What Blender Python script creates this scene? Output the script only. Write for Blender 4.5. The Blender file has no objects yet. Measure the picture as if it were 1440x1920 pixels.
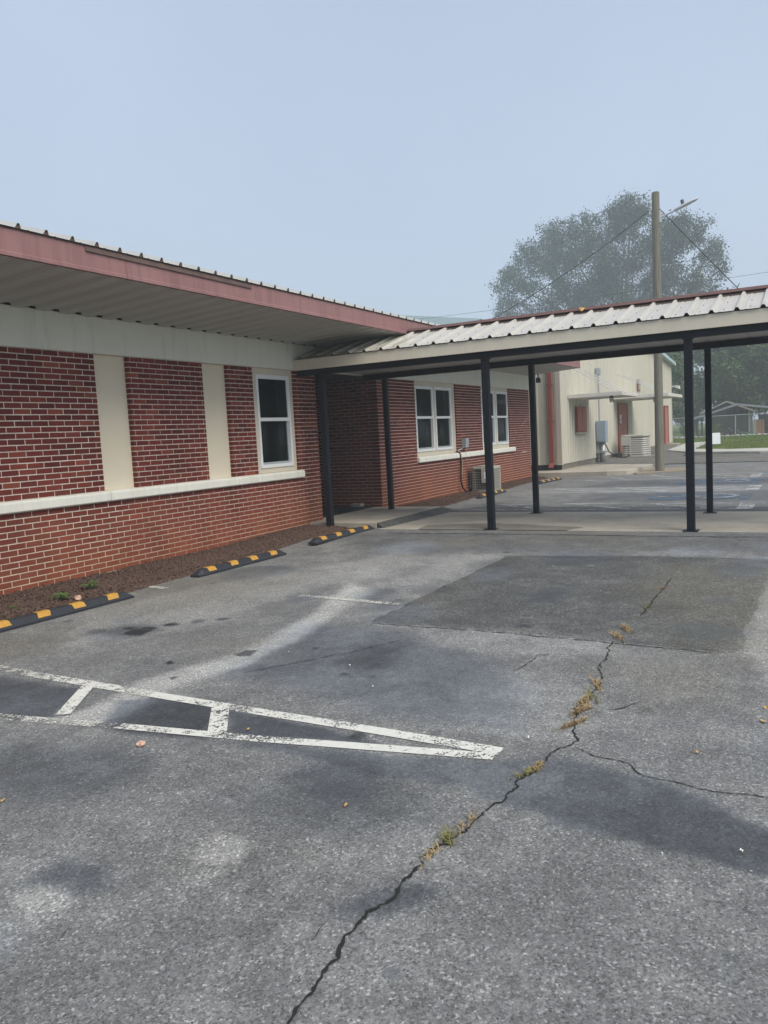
import bpy, bmesh, math, random
import numpy as np
from mathutils import Matrix, Vector
R = math.radians
random.seed(7); RNG = np.random.default_rng(7)
S = bpy.context.scene
COL = S.collection

# ------------------------------------------------------------------ camera
CAM = (-12.1326, -7.7823, 1.5)
YAW, PITCH, ROLL, FPX = 0.49408, -0.09302, -0.05311, 1505.56
def cam_axes():
    cy, sy, cp, sp = math.cos(YAW), math.sin(YAW), math.cos(PITCH), math.sin(PITCH)
    f = Vector((cy*cp, sy*cp, sp)); r = Vector((sy, -cy, 0)); u = r.cross(f)
    c, s = math.cos(ROLL), math.sin(ROLL)
    return f, c*r + s*u, -s*r + c*u
_f, _r, _u = cam_axes()
cd = bpy.data.cameras.new('camera'); cam = bpy.data.objects.new('camera', cd); COL.objects.link(cam)
m = Matrix.Identity(4)
for i in range(3):
    m[i][0] = _r[i]; m[i][1] = _u[i]; m[i][2] = -_f[i]; m[i][3] = CAM[i]
cam.matrix_world = m
cd.sensor_fit = 'HORIZONTAL'; cd.sensor_width = 36; cd.lens = 36*FPX/1440
cd.clip_start = 0.05; cd.clip_end = 2000
S.camera = cam
def in_frame(x, y, z):
    d = Vector((x-CAM[0], y-CAM[1], z-CAM[2])); w = d.dot(_f)
    if w < .1: return False
    return -15 < 720+FPX*d.dot(_r)/w < 1455 and -15 < 960-FPX*d.dot(_u)/w < 1935

# ------------------------------------------------------------------ sky, sun, exposure
SUN_ELEV, SUN_AZ = 50, 248          # direction the light comes from, degrees (azimuth from +X, counter-clockwise)
W = bpy.data.worlds.new('World'); S.world = W; W.use_nodes = True
nt = W.node_tree; nt.nodes.clear()
wo = nt.nodes.new('ShaderNodeOutputWorld'); bg = nt.nodes.new('ShaderNodeBackground')
sky = nt.nodes.new('ShaderNodeTexSky'); sky.sky_type = 'NISHITA'; sky.sun_disc = False
sky.sun_elevation = R(SUN_ELEV); sky.sun_rotation = R(90-SUN_AZ)
sky.air_density = 1.0; sky.dust_density = 3.0; sky.ozone_density = 2.0
veil = nt.nodes.new('ShaderNodeMix'); veil.data_type = 'RGBA'
veil.inputs['Factor'].default_value = 0.80
vn = nt.nodes.new('ShaderNodeTexNoise'); vn.inputs['Scale'].default_value = 1.6; vn.inputs['Detail'].default_value = 3
vt = nt.nodes.new('ShaderNodeTexCoord'); nt.links.new(vt.outputs['Generated'], vn.inputs['Vector'])
vr = nt.nodes.new('ShaderNodeValToRGB'); nt.links.new(vn.outputs['Fac'], vr.inputs[0])
vr.color_ramp.elements[0].position = .3; vr.color_ramp.elements[1].position = .7
vr.color_ramp.elements[0].color = (.50, .61, .77, 1); vr.color_ramp.elements[1].color = (.59, .69, .87, 1)
vs = nt.nodes.new('ShaderNodeVectorMath'); vs.operation = 'SCALE'; vs.inputs['Scale'].default_value = 6.5
nt.links.new(vr.outputs[0], vs.inputs[0]); nt.links.new(vs.outputs[0], veil.inputs['B'])     # uneven overcast veil over the clear sky
nt.links.new(sky.outputs[0], veil.inputs['A']); nt.links.new(veil.outputs['Result'], bg.inputs['Color'])
bg.inputs['Strength'].default_value = 0.10
nt.links.new(bg.outputs[0], wo.inputs['Surface'])
sd = bpy.data.lights.new('sun', 'SUN'); sd.energy = 2.4; sd.angle = R(45); sd.color = (1, .94, .84)
sun = bpy.data.objects.new('sun', sd); COL.objects.link(sun)
a, e = R(SUN_AZ), R(SUN_ELEV)
dirv = Vector((-math.cos(a)*math.cos(e), -math.sin(a)*math.cos(e), -math.sin(e)))
sun.rotation_euler = dirv.to_track_quat('-Z', 'Y').to_euler()
S.view_settings.view_transform = 'Standard'; S.view_settings.look = 'None'
S.view_settings.gamma = 1; S.view_settings.use_curve_mapping = False
S.view_settings.exposure = 0.70
S.render.engine = 'CYCLES'
S.cycles.use_denoising = True
S.cycles.max_bounces = 8; S.cycles.diffuse_bounces = 4; S.cycles.volume_bounces = 2
S.cycles.transparent_max_bounces = 12

# ------------------------------------------------------------------ mesh helpers
class MB:
    def __init__(s): s.v = []; s.f = []
    def add(s, v, f):
        n = len(s.v); s.v += [tuple(map(float, q)) for q in v]; s.f += [tuple(i+n for i in q) for q in f]; return s
    def box(s, x0, x1, y0, y1, z0, z1):
        return s.add([(x0,y0,z0),(x1,y0,z0),(x1,y1,z0),(x0,y1,z0),(x0,y0,z1),(x1,y0,z1),(x1,y1,z1),(x0,y1,z1)],
                     [(0,3,2,1),(4,5,6,7),(0,1,5,4),(1,2,6,5),(2,3,7,6),(3,0,4,7)])
    def tube(s, path, r, n=8, cap=True):
        P = [Vector(q) for q in path]; rs = r if isinstance(r, (list, tuple)) else [r]*len(P)
        rings = []
        for i, q in enumerate(P):
            t = (P[min(i+1, len(P)-1)] - P[max(i-1, 0)]).normalized()
            a = Vector((0,0,1)) if abs(t.z) < .9 else Vector((1,0,0))
            x = t.cross(a).normalized(); y = t.cross(x)
            rings.append([q + rs[i]*(math.cos(2*math.pi*k/n)*x + math.sin(2*math.pi*k/n)*y) for k in range(n)])
        v = [p for g in rings for p in g]; f = []
        for i in range(len(P)-1):
            for k in range(n): f.append((i*n+k, i*n+(k+1)%n, (i+1)*n+(k+1)%n, (i+1)*n+k))
        if cap: f.append(tuple(range(n-1, -1, -1))); f.append(tuple((len(P)-1)*n+k for k in range(n)))
        return s.add(v, f)
    def prism(s, poly, z0, z1):                     # plan polygon, counter-clockwise, raised from z0 to z1
        n = len(poly)
        v = [(x, y, z0) for x, y in poly] + [(x, y, z1) for x, y in poly]
        f = [tuple(range(n-1, -1, -1)), tuple(range(n, 2*n))] + [(i, (i+1)%n, n+(i+1)%n, n+i) for i in range(n)]
        return s.add(v, f)
    def extrude(s, prof, o, U, V, Wd, L, cap=True):  # profile (u,v) in axes U,V at o, swept L along Wd
        o, U, V, Wd = map(Vector, (o, U, V, Wd)); n = len(prof)
        a = [o + u*U + w*V for u, w in prof]; b = [q + L*Wd for q in a]
        f = [(i, (i+1)%n, n+(i+1)%n, n+i) for i in range(n)]
        if cap: f += [tuple(range(n-1, -1, -1)), tuple(range(n, 2*n))]
        return s.add(a+b, f)
    def strip(s, prof, o, U, V, Wd, L):              # open profile swept into a sheet
        o, U, V, Wd = map(Vector, (o, U, V, Wd)); n = len(prof)
        a = [o + u*U + w*V for u, w in prof]; b = [q + L*Wd for q in a]
        return s.add(a+b, [(i, i+1, n+i+1, n+i) for i in range(n-1)])
    def mesh(s, name, c=(0,0,0)):
        me = bpy.data.meshes.new(name)
        me.from_pydata([(x-c[0], y-c[1], z-c[2]) for x, y, z in s.v], [], s.f); me.update(); return me
    def build(s, name, mat, parent=None, bevel=0, smooth=False, local=False, fixn=True):
        if local: c = (0,0,0)
        else:
            A = np.array(s.v); c = tuple((A.min(0)+A.max(0))/2)
        me = s.mesh(name, c)
        if fixn:
            b = bmesh.new(); b.from_mesh(me); bmesh.ops.recalc_face_normals(b, faces=b.faces); b.to_mesh(me); b.free()
        return link(name, me, mat, parent, c, bevel, smooth, local)
def worg(o):
    v = Vector((0,0,0))
    while o: v += o.location; o = o.parent
    return v
def link(name, me, mat, parent=None, c=(0,0,0), bevel=0, smooth=False, local=False):
    o = bpy.data.objects.new(name, me); COL.objects.link(o)
    if mat and not me.materials: me.materials.append(mat)
    if parent: o.parent = parent
    o.location = Vector(c) if (local or not parent) else Vector(c) - worg(parent)
    if bevel:
        b = o.modifiers.new('bevel', 'BEVEL'); b.width = bevel; b.segments = 2; b.limit_method = 'ANGLE'
    if smooth:
        me.polygons.foreach_set('use_smooth', [True]*len(me.polygons))
    return o
def tag(o, label, cat, group=None):
    o['label'] = label; o['category'] = cat
    if group: o['group'] = group
    return o
def thing(name, loc, label, cat, group=None, rz=0):
    o = bpy.data.objects.new(name, None); COL.objects.link(o); o.location = loc; o.rotation_euler.z = rz
    o.empty_display_size = .2
    return tag(o, label, cat, group)
def structure(o): o['kind'] = 'structure'; return o
def stuff(o): o['kind'] = 'stuff'; return o
def copy_tree(o, parent=None):
    c = o.copy(); COL.objects.link(c); c.parent = parent
    for ch in list(o.children): copy_tree(ch, c)
    return c

# ------------------------------------------------------------------ material helpers
class NM:
    def __init__(s, name):
        s.m = bpy.data.materials.new(name); s.m.use_nodes = True; s.t = s.m.node_tree
        s.b = s.t.nodes['Principled BSDF']; s.out = s.t.nodes['Material Output']
    def n(s, typ, **kw):
        nd = s.t.nodes.new(typ)
        for k, v in kw.items():
            if k in nd.inputs: s.set(nd.inputs[k], v)
            else: setattr(nd, k, v)
        return nd
    def set(s, sock, v):
        if isinstance(v, bpy.types.NodeSocket): s.t.links.new(v, sock)
        else: sock.default_value = v
    def pos(s): return s.n('ShaderNodeNewGeometry').outputs['Position']
    def obj(s): return s.n('ShaderNodeTexCoord').outputs['Object']
    def map(s, v, scale=(1,1,1), rot=(0,0,0)):
        nd = s.n('ShaderNodeMapping'); s.set(nd.inputs['Vector'], v); nd.inputs['Scale'].default_value = scale
        nd.inputs['Rotation'].default_value = rot; return nd.outputs[0]
    def noise(s, v, scale, detail=3, rough=.55, col=False):
        nd = s.n('ShaderNodeTexNoise', Scale=scale, Detail=detail, Roughness=rough); s.set(nd.inputs['Vector'], v)
        return nd.outputs['Color' if col else 'Fac']
    def math(s, op, a, b=0.0, c=0.0, clamp=False):
        nd = s.n('ShaderNodeMath', operation=op, use_clamp=clamp)
        for i, q in enumerate((a, b, c)): s.set(nd.inputs[i], q)
        return nd.outputs[0]
    def ramp(s, v, stops, interp='LINEAR'):
        nd = s.n('ShaderNodeValToRGB'); nd.color_ramp.interpolation = interp; e = nd.color_ramp.elements
        while len(e) < len(stops): e.new(.5)
        for i, (p, c) in enumerate(stops):
            e[i].position = p; e[i].color = (c, c, c, 1) if isinstance(c, (int, float)) else (*c, 1)
        s.set(nd.inputs[0], v); return nd.outputs[0]
    def mix(s, fac, a, b, blend='MIX'):
        nd = s.n('ShaderNodeMix', data_type='RGBA', blend_type=blend)
        s.set(nd.inputs['Factor'], fac)
        for k, q in (('A', a), ('B', b)):
            if isinstance(q, tuple) and len(q) == 3: q = (*q, 1)
            s.set(nd.inputs[k], q)
        return nd.outputs['Result']
    def bump(s, h, strength=.3, dist=.01, prev=None):
        nd = s.n('ShaderNodeBump', Strength=strength, Distance=dist); s.set(nd.inputs['Height'], h)
        if prev: s.set(nd.inputs['Normal'], prev)
        return nd.outputs[0]
    def done(s, col, rough=.7, normal=None, spec=None, metal=None):
        s.set(s.b.inputs['Base Color'], (*col, 1) if isinstance(col, tuple) and len(col) == 3 else col)
        s.set(s.b.inputs['Roughness'], rough)
        if normal: s.set(s.b.inputs['Normal'], normal)
        if spec is not None: s.set(s.b.inputs['Specular IOR Level'], spec)
        if metal is not None: s.set(s.b.inputs['Metallic'], metal)
        return s.m
def simple(name, col, rough=.6, var=.18, scale=6, metal=0, bump=.0, bscale=60, spec=.4, streak=None):
    """one colour with blotchy wear; streak = vertical dirt streaks strength"""
    k = NM(name); p = k.pos()
    n = k.noise(p, scale, 4, .6)
    c = k.mix(n, tuple(q*(1-var) for q in col), tuple(min(1, q*(1+var)) for q in col))
    if streak:
        st = k.noise(k.map(p, (9, 9, .5)), 1.0, 3, .6)
        f = k.math('MULTIPLY', k.ramp(st, [(.45, 0), (.75, 1)]), streak)
        c = k.mix(f, c, tuple(q*.42 for q in col))
    fine = k.noise(p, bscale, 2)
    rg = k.math('ADD', k.math('MULTIPLY', n, .2), rough-.1)
    return k.done(c, rg, k.bump(fine, bump, .004) if bump else None, spec, metal)

# ------------------------------------------------------------------ materials
def mat_brick():
    k = NM('brick'); p = k.pos()
    sx = k.n('ShaderNodeSeparateXYZ'); k.set(sx.inputs[0], p)
    row = k.math('FLOOR', k.math('DIVIDE', sx.outputs['Z'], .0676))
    par = k.math('MODULO', k.math('ABSOLUTE', row), 2)
    xy = k.math('ADD', sx.outputs['X'], sx.outputs['Y'])
    u = k.math('ADD', k.math('ADD', xy, .006), k.math('MULTIPLY', par, .112))
    colm = k.math('FLOOR', k.math('DIVIDE', u, .224))
    cv = k.n('ShaderNodeCombineXYZ'); k.set(cv.inputs[0], row); k.set(cv.inputs[1], colm)
    wn = k.n('ShaderNodeTexWhiteNoise', noise_dimensions='2D'); k.set(wn.inputs['Vector'], cv.outputs[0])
    base = k.ramp(wn.outputs['Value'], [(0, (.100, .019, .016)), (.12, (.130, .023, .018)), (.45, (.165, .028, .020)), (.8, (.195, .035, .024)), (.95, (.235, .050, .031)), (1, (.29, .075, .043))])
    # clay splashed up by rain on the lowest courses, uneven along the wall
    zz = k.math('ADD', sx.outputs['Z'], k.math('MULTIPLY', k.math('SUBTRACT', k.noise(p, 1.1, 3), .5), 1.1))
    zz = k.math('ADD', zz, k.math('MULTIPLY', k.math('SUBTRACT', wn.outputs['Value'], .5), .5))
    sp = k.ramp(zz, [(.02, .85), (.5, .48), (1.15, 0)])
    c = k.mix(sp, base, (.30, .095, .050))
    big = k.ramp(k.noise(k.map(p, (1, 1, .45)), 1.3, 5, .6), [(.3, .74), (.65, 1.12)])
    c = k.mix(1.0, c, big, 'MULTIPLY')
    # grain, soot and a few pale scrapes
    c = k.mix(k.math('MULTIPLY', k.noise(p, 45, 5, .7), .32), c, (.06, .014, .013), 'MIX')
    scr = k.ramp(k.noise(k.map(p, (6, 6, 20)), 2.2, 6, .75), [(.66, 0), (.74, .5)])
    c = k.mix(k.math('MULTIPLY', scr, .45), c, (.36, .25, .21))
    # lime runs under the band
    top = k.ramp(sx.outputs['Z'], [(0, 0), (1, 1)])
    zt = k.math('MULTIPLY_ADD', sx.outputs['Z'], 6.0, -15.5, clamp=True)
    lime = k.math('MULTIPLY', zt, k.ramp(k.noise(k.map(p, (14, 14, 1.5)), 2.0, 4, .65), [(.60, 0), (.68, 1)]))
    c = k.mix(k.math('MULTIPLY', lime, .55), c, (.5, .47, .43))
    h = k.noise(p, 160, 4, .7)
    return k.done(c, .82, k.bump(h, .5, .003), .25)
def mat_mortar():
    k = NM('mortar'); p = k.pos()
    sx = k.n('ShaderNodeSeparateXYZ'); k.set(sx.inputs[0], p)
    n = k.noise(p, 8, 5, .65)
    c = k.mix(k.ramp(n, [(.3, 0), (.7, 1)]), (.48, .40, .34), (.80, .70, .60))
    zz = k.math('ADD', sx.outputs['Z'], k.math('MULTIPLY', k.math('SUBTRACT', k.noise(p, 1.1, 3), .5), 1.1))
    c = k.mix(k.ramp(zz, [(.02, .7), (.4, .35), (.9, 0)]), c, (.50, .34, .20))
    return k.done(c, .95, k.bump(k.noise(p, 300, 3), .6, .003), .1)
def mat_asphalt(name, base, light, coarse, usestain=True, edge=.22):
    k = NM(name); p = k.pos()
    at = k.n('ShaderNodeAttribute', attribute_name='stain'); sp = k.n('ShaderNodeSeparateColor'); k.set(sp.inputs[0], at.outputs['Color'])
    tone = k.math('SUBTRACT', sp.outputs[0], .5); brown = sp.outputs[1]; fine = sp.outputs[2]
    # stone grains at two sizes
    v1 = k.n('ShaderNodeTexVoronoi', Scale=120.0*coarse, Randomness=1.0); k.set(v1.inputs['Vector'], p)
    v2 = k.n('ShaderNodeTexVoronoi', Scale=300.0*coarse, Randomness=1.0); k.set(v2.inputs['Vector'], p)
    s1 = k.n('ShaderNodeSeparateColor'); k.set(s1.inputs[0], v1.outputs['Color'])
    s2 = k.n('ShaderNodeSeparateColor'); k.set(s2.inputs[0], v2.outputs['Color'])
    g1 = k.ramp(s1.outputs[0], [(0, .25), (.22, .66), (.7, 1.08), (.92, 1.5), (1, 2.8)])
    g2 = k.ramp(s2.outputs[0], [(0, .45), (.5, .95), (.88, 1.3), (1, 2.2)])
    g = k.math('MULTIPLY_ADD', g1, .6, k.math('MULTIPLY', g2, .4))
    # fine, bitumen-rich zones show less grain
    g = k.math('ADD', 1.0, k.math('MULTIPLY', k.math('SUBTRACT', g, 1.0), k.math('MULTIPLY_ADD', fine, -.45, 1.0)))
    nz = k.noise(p, 9, 6, .7); n2 = k.noise(p, 1.6, 5, .6); n3 = k.noise(p, 38, 4, .7)
    t = k.math('ADD', tone, k.math('MULTIPLY', k.math('SUBTRACT', nz, .5), .36))
    t = k.math('ADD', t, k.math('MULTIPLY', k.math('SUBTRACT', n2, .5), .38))
    t = k.math('ADD', t, k.math('MULTIPLY', k.math('SUBTRACT', n3, .5), .30))
    wr = k.ramp(k.math('MULTIPLY_ADD', tone, .35, k.noise(p, 2.3, 9, .68)), [(.455, 0), (.525, 1)])   # crisp-edged worn areas
    t = k.math('ADD', t, k.math('MULTIPLY', k.math('SUBTRACT', wr, .5), .07))
    t = k.math('MULTIPLY_ADD', t, .95, .5, clamp=True)
    c = k.ramp(t, [(0, tuple(q*.16 for q in base)), (.28, tuple(q*.55 for q in base)), (.5, base), (.75, light), (1, tuple(min(1, q*1.45) for q in light))])
    c = k.mix(k.math('MULTIPLY', brown, .6), c, (.155, .140, .105))
    c = k.mix(k.math('MULTIPLY', fine, .55), c, k.mix(1.0, c, (.86, .97, 1.16), 'MULTIPLY'))
    c = k.mix(1.0, c, g, 'MULTIPLY')
    h = k.math('MULTIPLY_ADD', g1, .35, k.noise(p, 260, 4, .75))
    nrm = k.bump(h, .32, .003)
    return k.done(c, k.math('MULTIPLY_ADD', fine, -.12, .88), nrm, .25)
def mat_paint(name, col, wear, rough=.75):
    k = NM(name); p = k.pos()
    n = k.noise(p, 14, 7, .72); n2 = k.noise(p, 2.0, 3)
    c = k.mix(k.noise(p, 30, 4), tuple(q*.72 for q in col), col)
    v = k.n('ShaderNodeTexVoronoi', Scale=110.0); k.set(v.inputs['Vector'], p)
    s1 = k.n('ShaderNodeSeparateColor'); k.set(s1.inputs[0], v.outputs['Color'])
    f = k.math('ADD', k.math('ADD', n, k.math('MULTIPLY', k.math('SUBTRACT', n2, .5), .7)), k.math('MULTIPLY', k.math('SUBTRACT', s1.outputs[0], .5), .28))
    al = k.ramp(f, [(wear-.03, 0), (wear+.05, 1)])
    k.set(k.b.inputs['Alpha'], al)
    return k.done(c, rough, k.bump(k.noise(p, 200, 3), .4, .003), .3)
def mat_concrete(name, a, b, dirt, dcol=(.13, .115, .09)):
    k = NM(name); p = k.pos()
    c = k.mix(k.noise(p, 3, 6, .65), a, b)
    c = k.mix(k.math('MULTIPLY', k.ramp(k.noise(p, .9, 6, .7), [(.42, 0), (.66, 1)]), dirt), c, dcol)
    c = k.mix(k.math('MULTIPLY', k.noise(p, 90, 3, .7), .35), c, tuple(q*.6 for q in a))
    return k.done(c, .88, k.bump(k.noise(p, 140, 4, .7), .35, .004), .25)
def mat_foliage(name, dark, light, rough=.6):
    k = NM(name); p = k.pos()
    oi = k.n('ShaderNodeObjectInfo')
    c = k.mix(k.ramp(k.noise(p, .55, 3), [(.3, 0), (.72, 1)]), dark, light)
    c = k.mix(k.math('MULTIPLY', k.noise(p, 5, 2), .5), c, tuple(q*.5 for q in dark))
    c = k.mix(k.math('MULTIPLY', oi.outputs['Random'], .3), c, (.05, .06, .025))
    return k.done(c, rough, None, .25)

M = {}
M['brick'] = mat_brick(); M['mortar'] = mat_mortar()
M['asphalt'] = mat_asphalt('asphalt', (.158, .158, .156), (.288, .285, .272), 1.0)
M['patch'] = mat_asphalt('patch_asphalt', (.088, .089, .086), (.175, .174, .166), .74)
M['stripe'] = mat_paint('white_paint', (.68, .67, .61), .39)
M['stripe_worn'] = mat_paint('worn_white_paint', (.62, .61, .55), .49)
M['stripe_far'] = mat_paint('far_white_paint', (.64, .65, .66), .54)
M['blue_paint'] = mat_paint('blue_paint', (.12, .20, .31), .60)
M['concrete'] = mat_concrete('concrete', (.37, .335, .275), (.52, .475, .40), .45)
M['concrete_new'] = mat_concrete('pale_concrete', (.42, .41, .38), (.55, .54, .50), .25)
M['concrete_dark'] = mat_concrete('dirty_concrete', (.18, .17, .145), (.28, .26, .22), .7)
M['stone'] = simple('painted_stone', (.80, .79, .70), .8, .10, 3, bump=.25, bscale=120, streak=.22)
def mat_stucco():
    k = NM('stucco'); p = k.pos()
    c = k.mix(k.noise(p, 2, 4), (.72, .64, .49), (.80, .72, .57))
    return k.done(c, .92, k.bump(k.noise(p, 95, 3, .6), .8, .006), .15)
M['stucco'] = mat_stucco()
def mat_band():
    k = NM('painted_band'); p = k.pos()
    c = k.mix(k.noise(p, 1.5, 5, .65), (.66, .66, .58), (.80, .80, .71))
    st = k.ramp(k.noise(k.map(p, (5, 5, .6)), 1.3, 5, .7), [(.52, 0), (.72, 1)])
    c = k.mix(k.math('MULTIPLY', st, .28), c, (.34, .35, .28))
    sp = k.ramp(k.noise(k.map(p, (3, 3, 1.2)), 3.0, 6, .75), [(.66, 0), (.74, 1)])
    c = k.mix(k.math('MULTIPLY', sp, .45), c, (.16, .17, .14))
    return k.done(c, .85, k.bump(k.noise(p, 70, 4), .3, .005), .2)
M['band'] = mat_band()
M['soffit'] = simple('soffit_paint', (.44, .435, .40), .55, .12, 1.2, streak=None)
M['soffit_mould'] = M['soffit']
def mat_fascia():
    k = NM('pink_fascia'); p = k.pos()
    c = k.mix(k.noise(p, 1.6, 5, .6), (.235, .120, .116), (.31, .172, .166))
    st = k.ramp(k.noise(k.map(p, (10, 10, .8)), 1.0, 4, .7), [(.45, 0), (.8, 1)])
    c = k.mix(k.math('MULTIPLY', st, .5), c, (.10, .055, .055))
    return k.done(c, .6, None, .3)
M['fascia'] = mat_fascia()
M['grime_metal'] = simple('grimy_metal', (.10, .065, .055), .8, .5, 9)
M['roof'] = simple('white_roof_metal', (.46, .46, .44), .5, .15, 2, metal=.0, streak=.1)
def mat_canroof():
    k = NM('aged_white_metal'); p = k.pos()
    c = k.mix(k.noise(p, 2.2, 6, .65), (.37, .352, .315), (.54, .515, .47))
    st = k.ramp(k.noise(k.map(p, (.8, 9, 1)), 1.6, 5, .7), [(.5, 0), (.75, 1)])
    c = k.mix(k.math('MULTIPLY', st, .5), c, (.30, .27, .23))
    sp = k.ramp(k.noise(p, 26, 3, .6), [(.70, 0), (.74, 1)])
    c = k.mix(k.math('MULTIPLY', sp, .6), c, (.16, .12, .10))
    sx = k.n('ShaderNodeSeparateXYZ'); k.set(sx.inputs[0], p)      # algae where the eave drips, close to the wall
    al = k.math('MULTIPLY', k.math('MULTIPLY_ADD', sx.outputs['Y'], 1.2, 3.0, clamp=True), k.ramp(k.noise(k.map(p, (.7, 5, 1)), 2.4, 5, .7), [(.40, 0), (.62, 1)]))
    c = k.mix(k.math('MULTIPLY', al, .7), c, (.17, .175, .06))
    return k.done(c, .45, k.bump(k.noise(k.map(p, (1, 6, 1)), 3, 2), .15, .01), .45)
M['canroof'] = mat_canroof()
M['ridge'] = simple('red_ridge_metal', (.115, .056, .050), .8, .3, 4)
M['dark'] = simple('dark_gap', (.015, .014, .014), .9, .2)
M['cream'] = simple('cream_board', (.66, .60, .48), .65, .08, 2.5, streak=.10, bump=.1)
M['black'] = simple('black_steel_paint', (.006, .008, .013), .5, .3, 8, spec=.25)
M['ceil'] = simple('ceiling_sheet', (.42, .41, .39), .55, .15, 3, streak=None)
M['vinyl'] = simple('white_vinyl', (.84, .85, .85), .4, .04, 3)
def mat_glass():
    k = NM('window_glass'); p = k.pos()
    c = k.mix(k.noise(p, .9, 2), (.006, .009, .009), (.014, .020, .018))
    k.set(k.b.inputs['Alpha'], .62)
    return k.done(c, .03, k.bump(k.noise(p, 1.7, 2), .04, .02), .14)
M['glass'] = mat_glass()
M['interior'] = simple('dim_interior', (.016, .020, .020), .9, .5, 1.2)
M['curtain'] = simple('curtain', (.15, .19, .16), .9, .2, 6)
M['mulch'] = simple('mulch', (.050, .034, .028), .95, .5, 30, bump=.9, bscale=50, spec=.1)
M['chip'] = simple('mulch_chip', (.12, .080, .064), .9, .85, 22, spec=.1)
M['rubber'] = simple('black_rubber', (.022, .024, .030), .55, .35, 14, bump=.2, bscale=150)
M['yellow'] = simple('yellow_reflector', (.47, .25, .04), .6, .4, 26, bump=.2, bscale=90)
M['acgrey'] = simple('beige_grey_enamel', (.42, .41, .36), .5, .1, 4)
M['acdark'] = simple('dark_fins', (.07, .075, .075), .6, .3, 20)
M['boxgrey'] = simple('grey_enamel', (.36, .40, .42), .45, .1, 4)
M['boxblue'] = simple('blue_grey_steel', (.27, .34, .40), .45, .12, 4)
M['galv'] = simple('galvanised_steel', (.40, .42, .43), .45, .15, 8, metal=.6)
M['cable'] = simple('black_cable', (.012, .012, .013), .6, .2)
M['copper'] = simple('tan_wire', (.45, .36, .24), .6, .2)
M['siding'] = simple('cream_metal_siding', (.51, .49, .41), .5, .07, 1.0, streak=.16)
M['siding_trim'] = simple('brown_grey_trim', (.40, .36, .31), .5, .1, 2)
M['redmetal'] = simple('red_painted_steel', (.24, .060, .048), .5, .15, 5, streak=.15)
M['door'] = simple('faded_red_door', (.38, .135, .095), .6, .12, 2, streak=.2)
M['awning'] = simple('white_awning', (.62, .60, .55), .5, .1, 3, streak=.12)
M['bluetrim'] = simple('pale_blue_metal', (.42, .53, .58), .5, .08, 2)
def mat_pole():
    k = NM('weathered_pole'); p = k.pos()
    g = k.noise(k.map(p, (16, 16, .7)), 2, 6, .7)
    c = k.ramp(g, [(.25, (.065, .060, .045)), (.5, (.19, .175, .14)), (.75, (.28, .265, .225))])
    c = k.mix(k.math('MULTIPLY', k.noise(p, 1.0, 3), .3), c, (.15, .165, .11))
    return k.done(c, .9, k.bump(g, .8, .02), .15)
M['pole'] = mat_pole()
M['lampgrey'] = simple('lamp_grey', (.50, .52, .55), .45, .08)
M['bark'] = simple('bark', (.075, .062, .048), .95, .4, 8, bump=.6, bscale=25, spec=.1)
M['leaf'] = mat_foliage('foliage', (.036, .080, .024), (.13, .22, .055))
M['leaf_far'] = mat_foliage('foliage_dark', (.022, .048, .028), (.060, .115, .055))
M['leaf_near'] = mat_foliage('weed_leaf', (.05, .13, .025), (.10, .22, .05), .5)
def mat_grass():
    k = NM('grass'); p = k.pos()
    c = k.mix(k.noise(p, .5, 4), (.065, .105, .018), (.145, .180, .040))
    c = k.mix(k.math('MULTIPLY', k.noise(p, 12, 4, .7), .5), c, (.04, .07, .012))
    c = k.mix(k.math('MULTIPLY', k.ramp(k.noise(p, .25, 3), [(.55, 0), (.75, 1)]), .5), c, (.20, .16, .07))
    return k.done(c, .9, k.bump(k.noise(p, 30, 4, .7), .8, .03), .1)
M['grass'] = mat_grass()
M['straw'] = simple('dry_grass', (.30, .215, .105), .85, .4, 30)
M['straw_green'] = simple('yellow_green_grass', (.20, .185, .07), .85, .4, 30)
M['dryleaf'] = simple('dry_leaf', (.52, .30, .10), .8, .3, 40)
M['paper'] = simple('pale_litter', (.68, .66, .60), .8, .15, 40)
M['pinkstone'] = simple('pink_stone', (.56, .36, .27), .85, .3, 14, bump=.6, bscale=40)
M['gravel'] = None
def mat_gravel():
    k = NM('gravel'); p = k.pos()
    v = k.n('ShaderNodeTexVoronoi', Scale=28.0); k.set(v.inputs['Vector'], p)
    s1 = k.n('ShaderNodeSeparateColor'); k.set(s1.inputs[0], v.outputs['Color'])
    c = k.mix(s1.outputs[0], (.24, .23, .21), (.56, .54, .51))
    c = k.mix(k.math('MULTIPLY', k.ramp(k.noise(p, .7, 3), [(.5, 0), (.7, 1)]), .45), c, (.24, .15, .09))
    return k.done(c, .9, k.bump(k.math('MULTIPLY', v.outputs['Distance'], -14.0), .9, .03), .2)
M['gravel'] = mat_gravel()
M['soil'] = simple('dry_soil', (.24, .20, .145), .95, .35, 5, bump=.6, bscale=30)
def mat_barn():
    k = NM('grey_boards'); p = k.pos()
    sx = k.n('ShaderNodeSeparateXYZ'); k.set(sx.inputs[0], p)
    wn = k.n('ShaderNodeTexWhiteNoise', noise_dimensions='1D'); k.set(wn.inputs['W'], k.math('FLOOR', k.math('MULTIPLY', sx.outputs['Y'], 5.5)))
    c = k.mix(wn.outputs['Value'], (.060, .050, .044), (.11, .094, .084))
    c = k.mix(k.math('MULTIPLY', k.noise(k.map(p, (9, 9, .8)), 2, 4), .5), c, (.06, .055, .05))
    return k.done(c, .9, None, .1)
M['barn'] = mat_barn()
M['shedroof'] = simple('grey_shed_roof', (.11, .11, .115), .6, .2, 2)
M['shedtrim'] = simple('grey_trim', (.27, .29, .30), .6, .15, 3)
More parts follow.
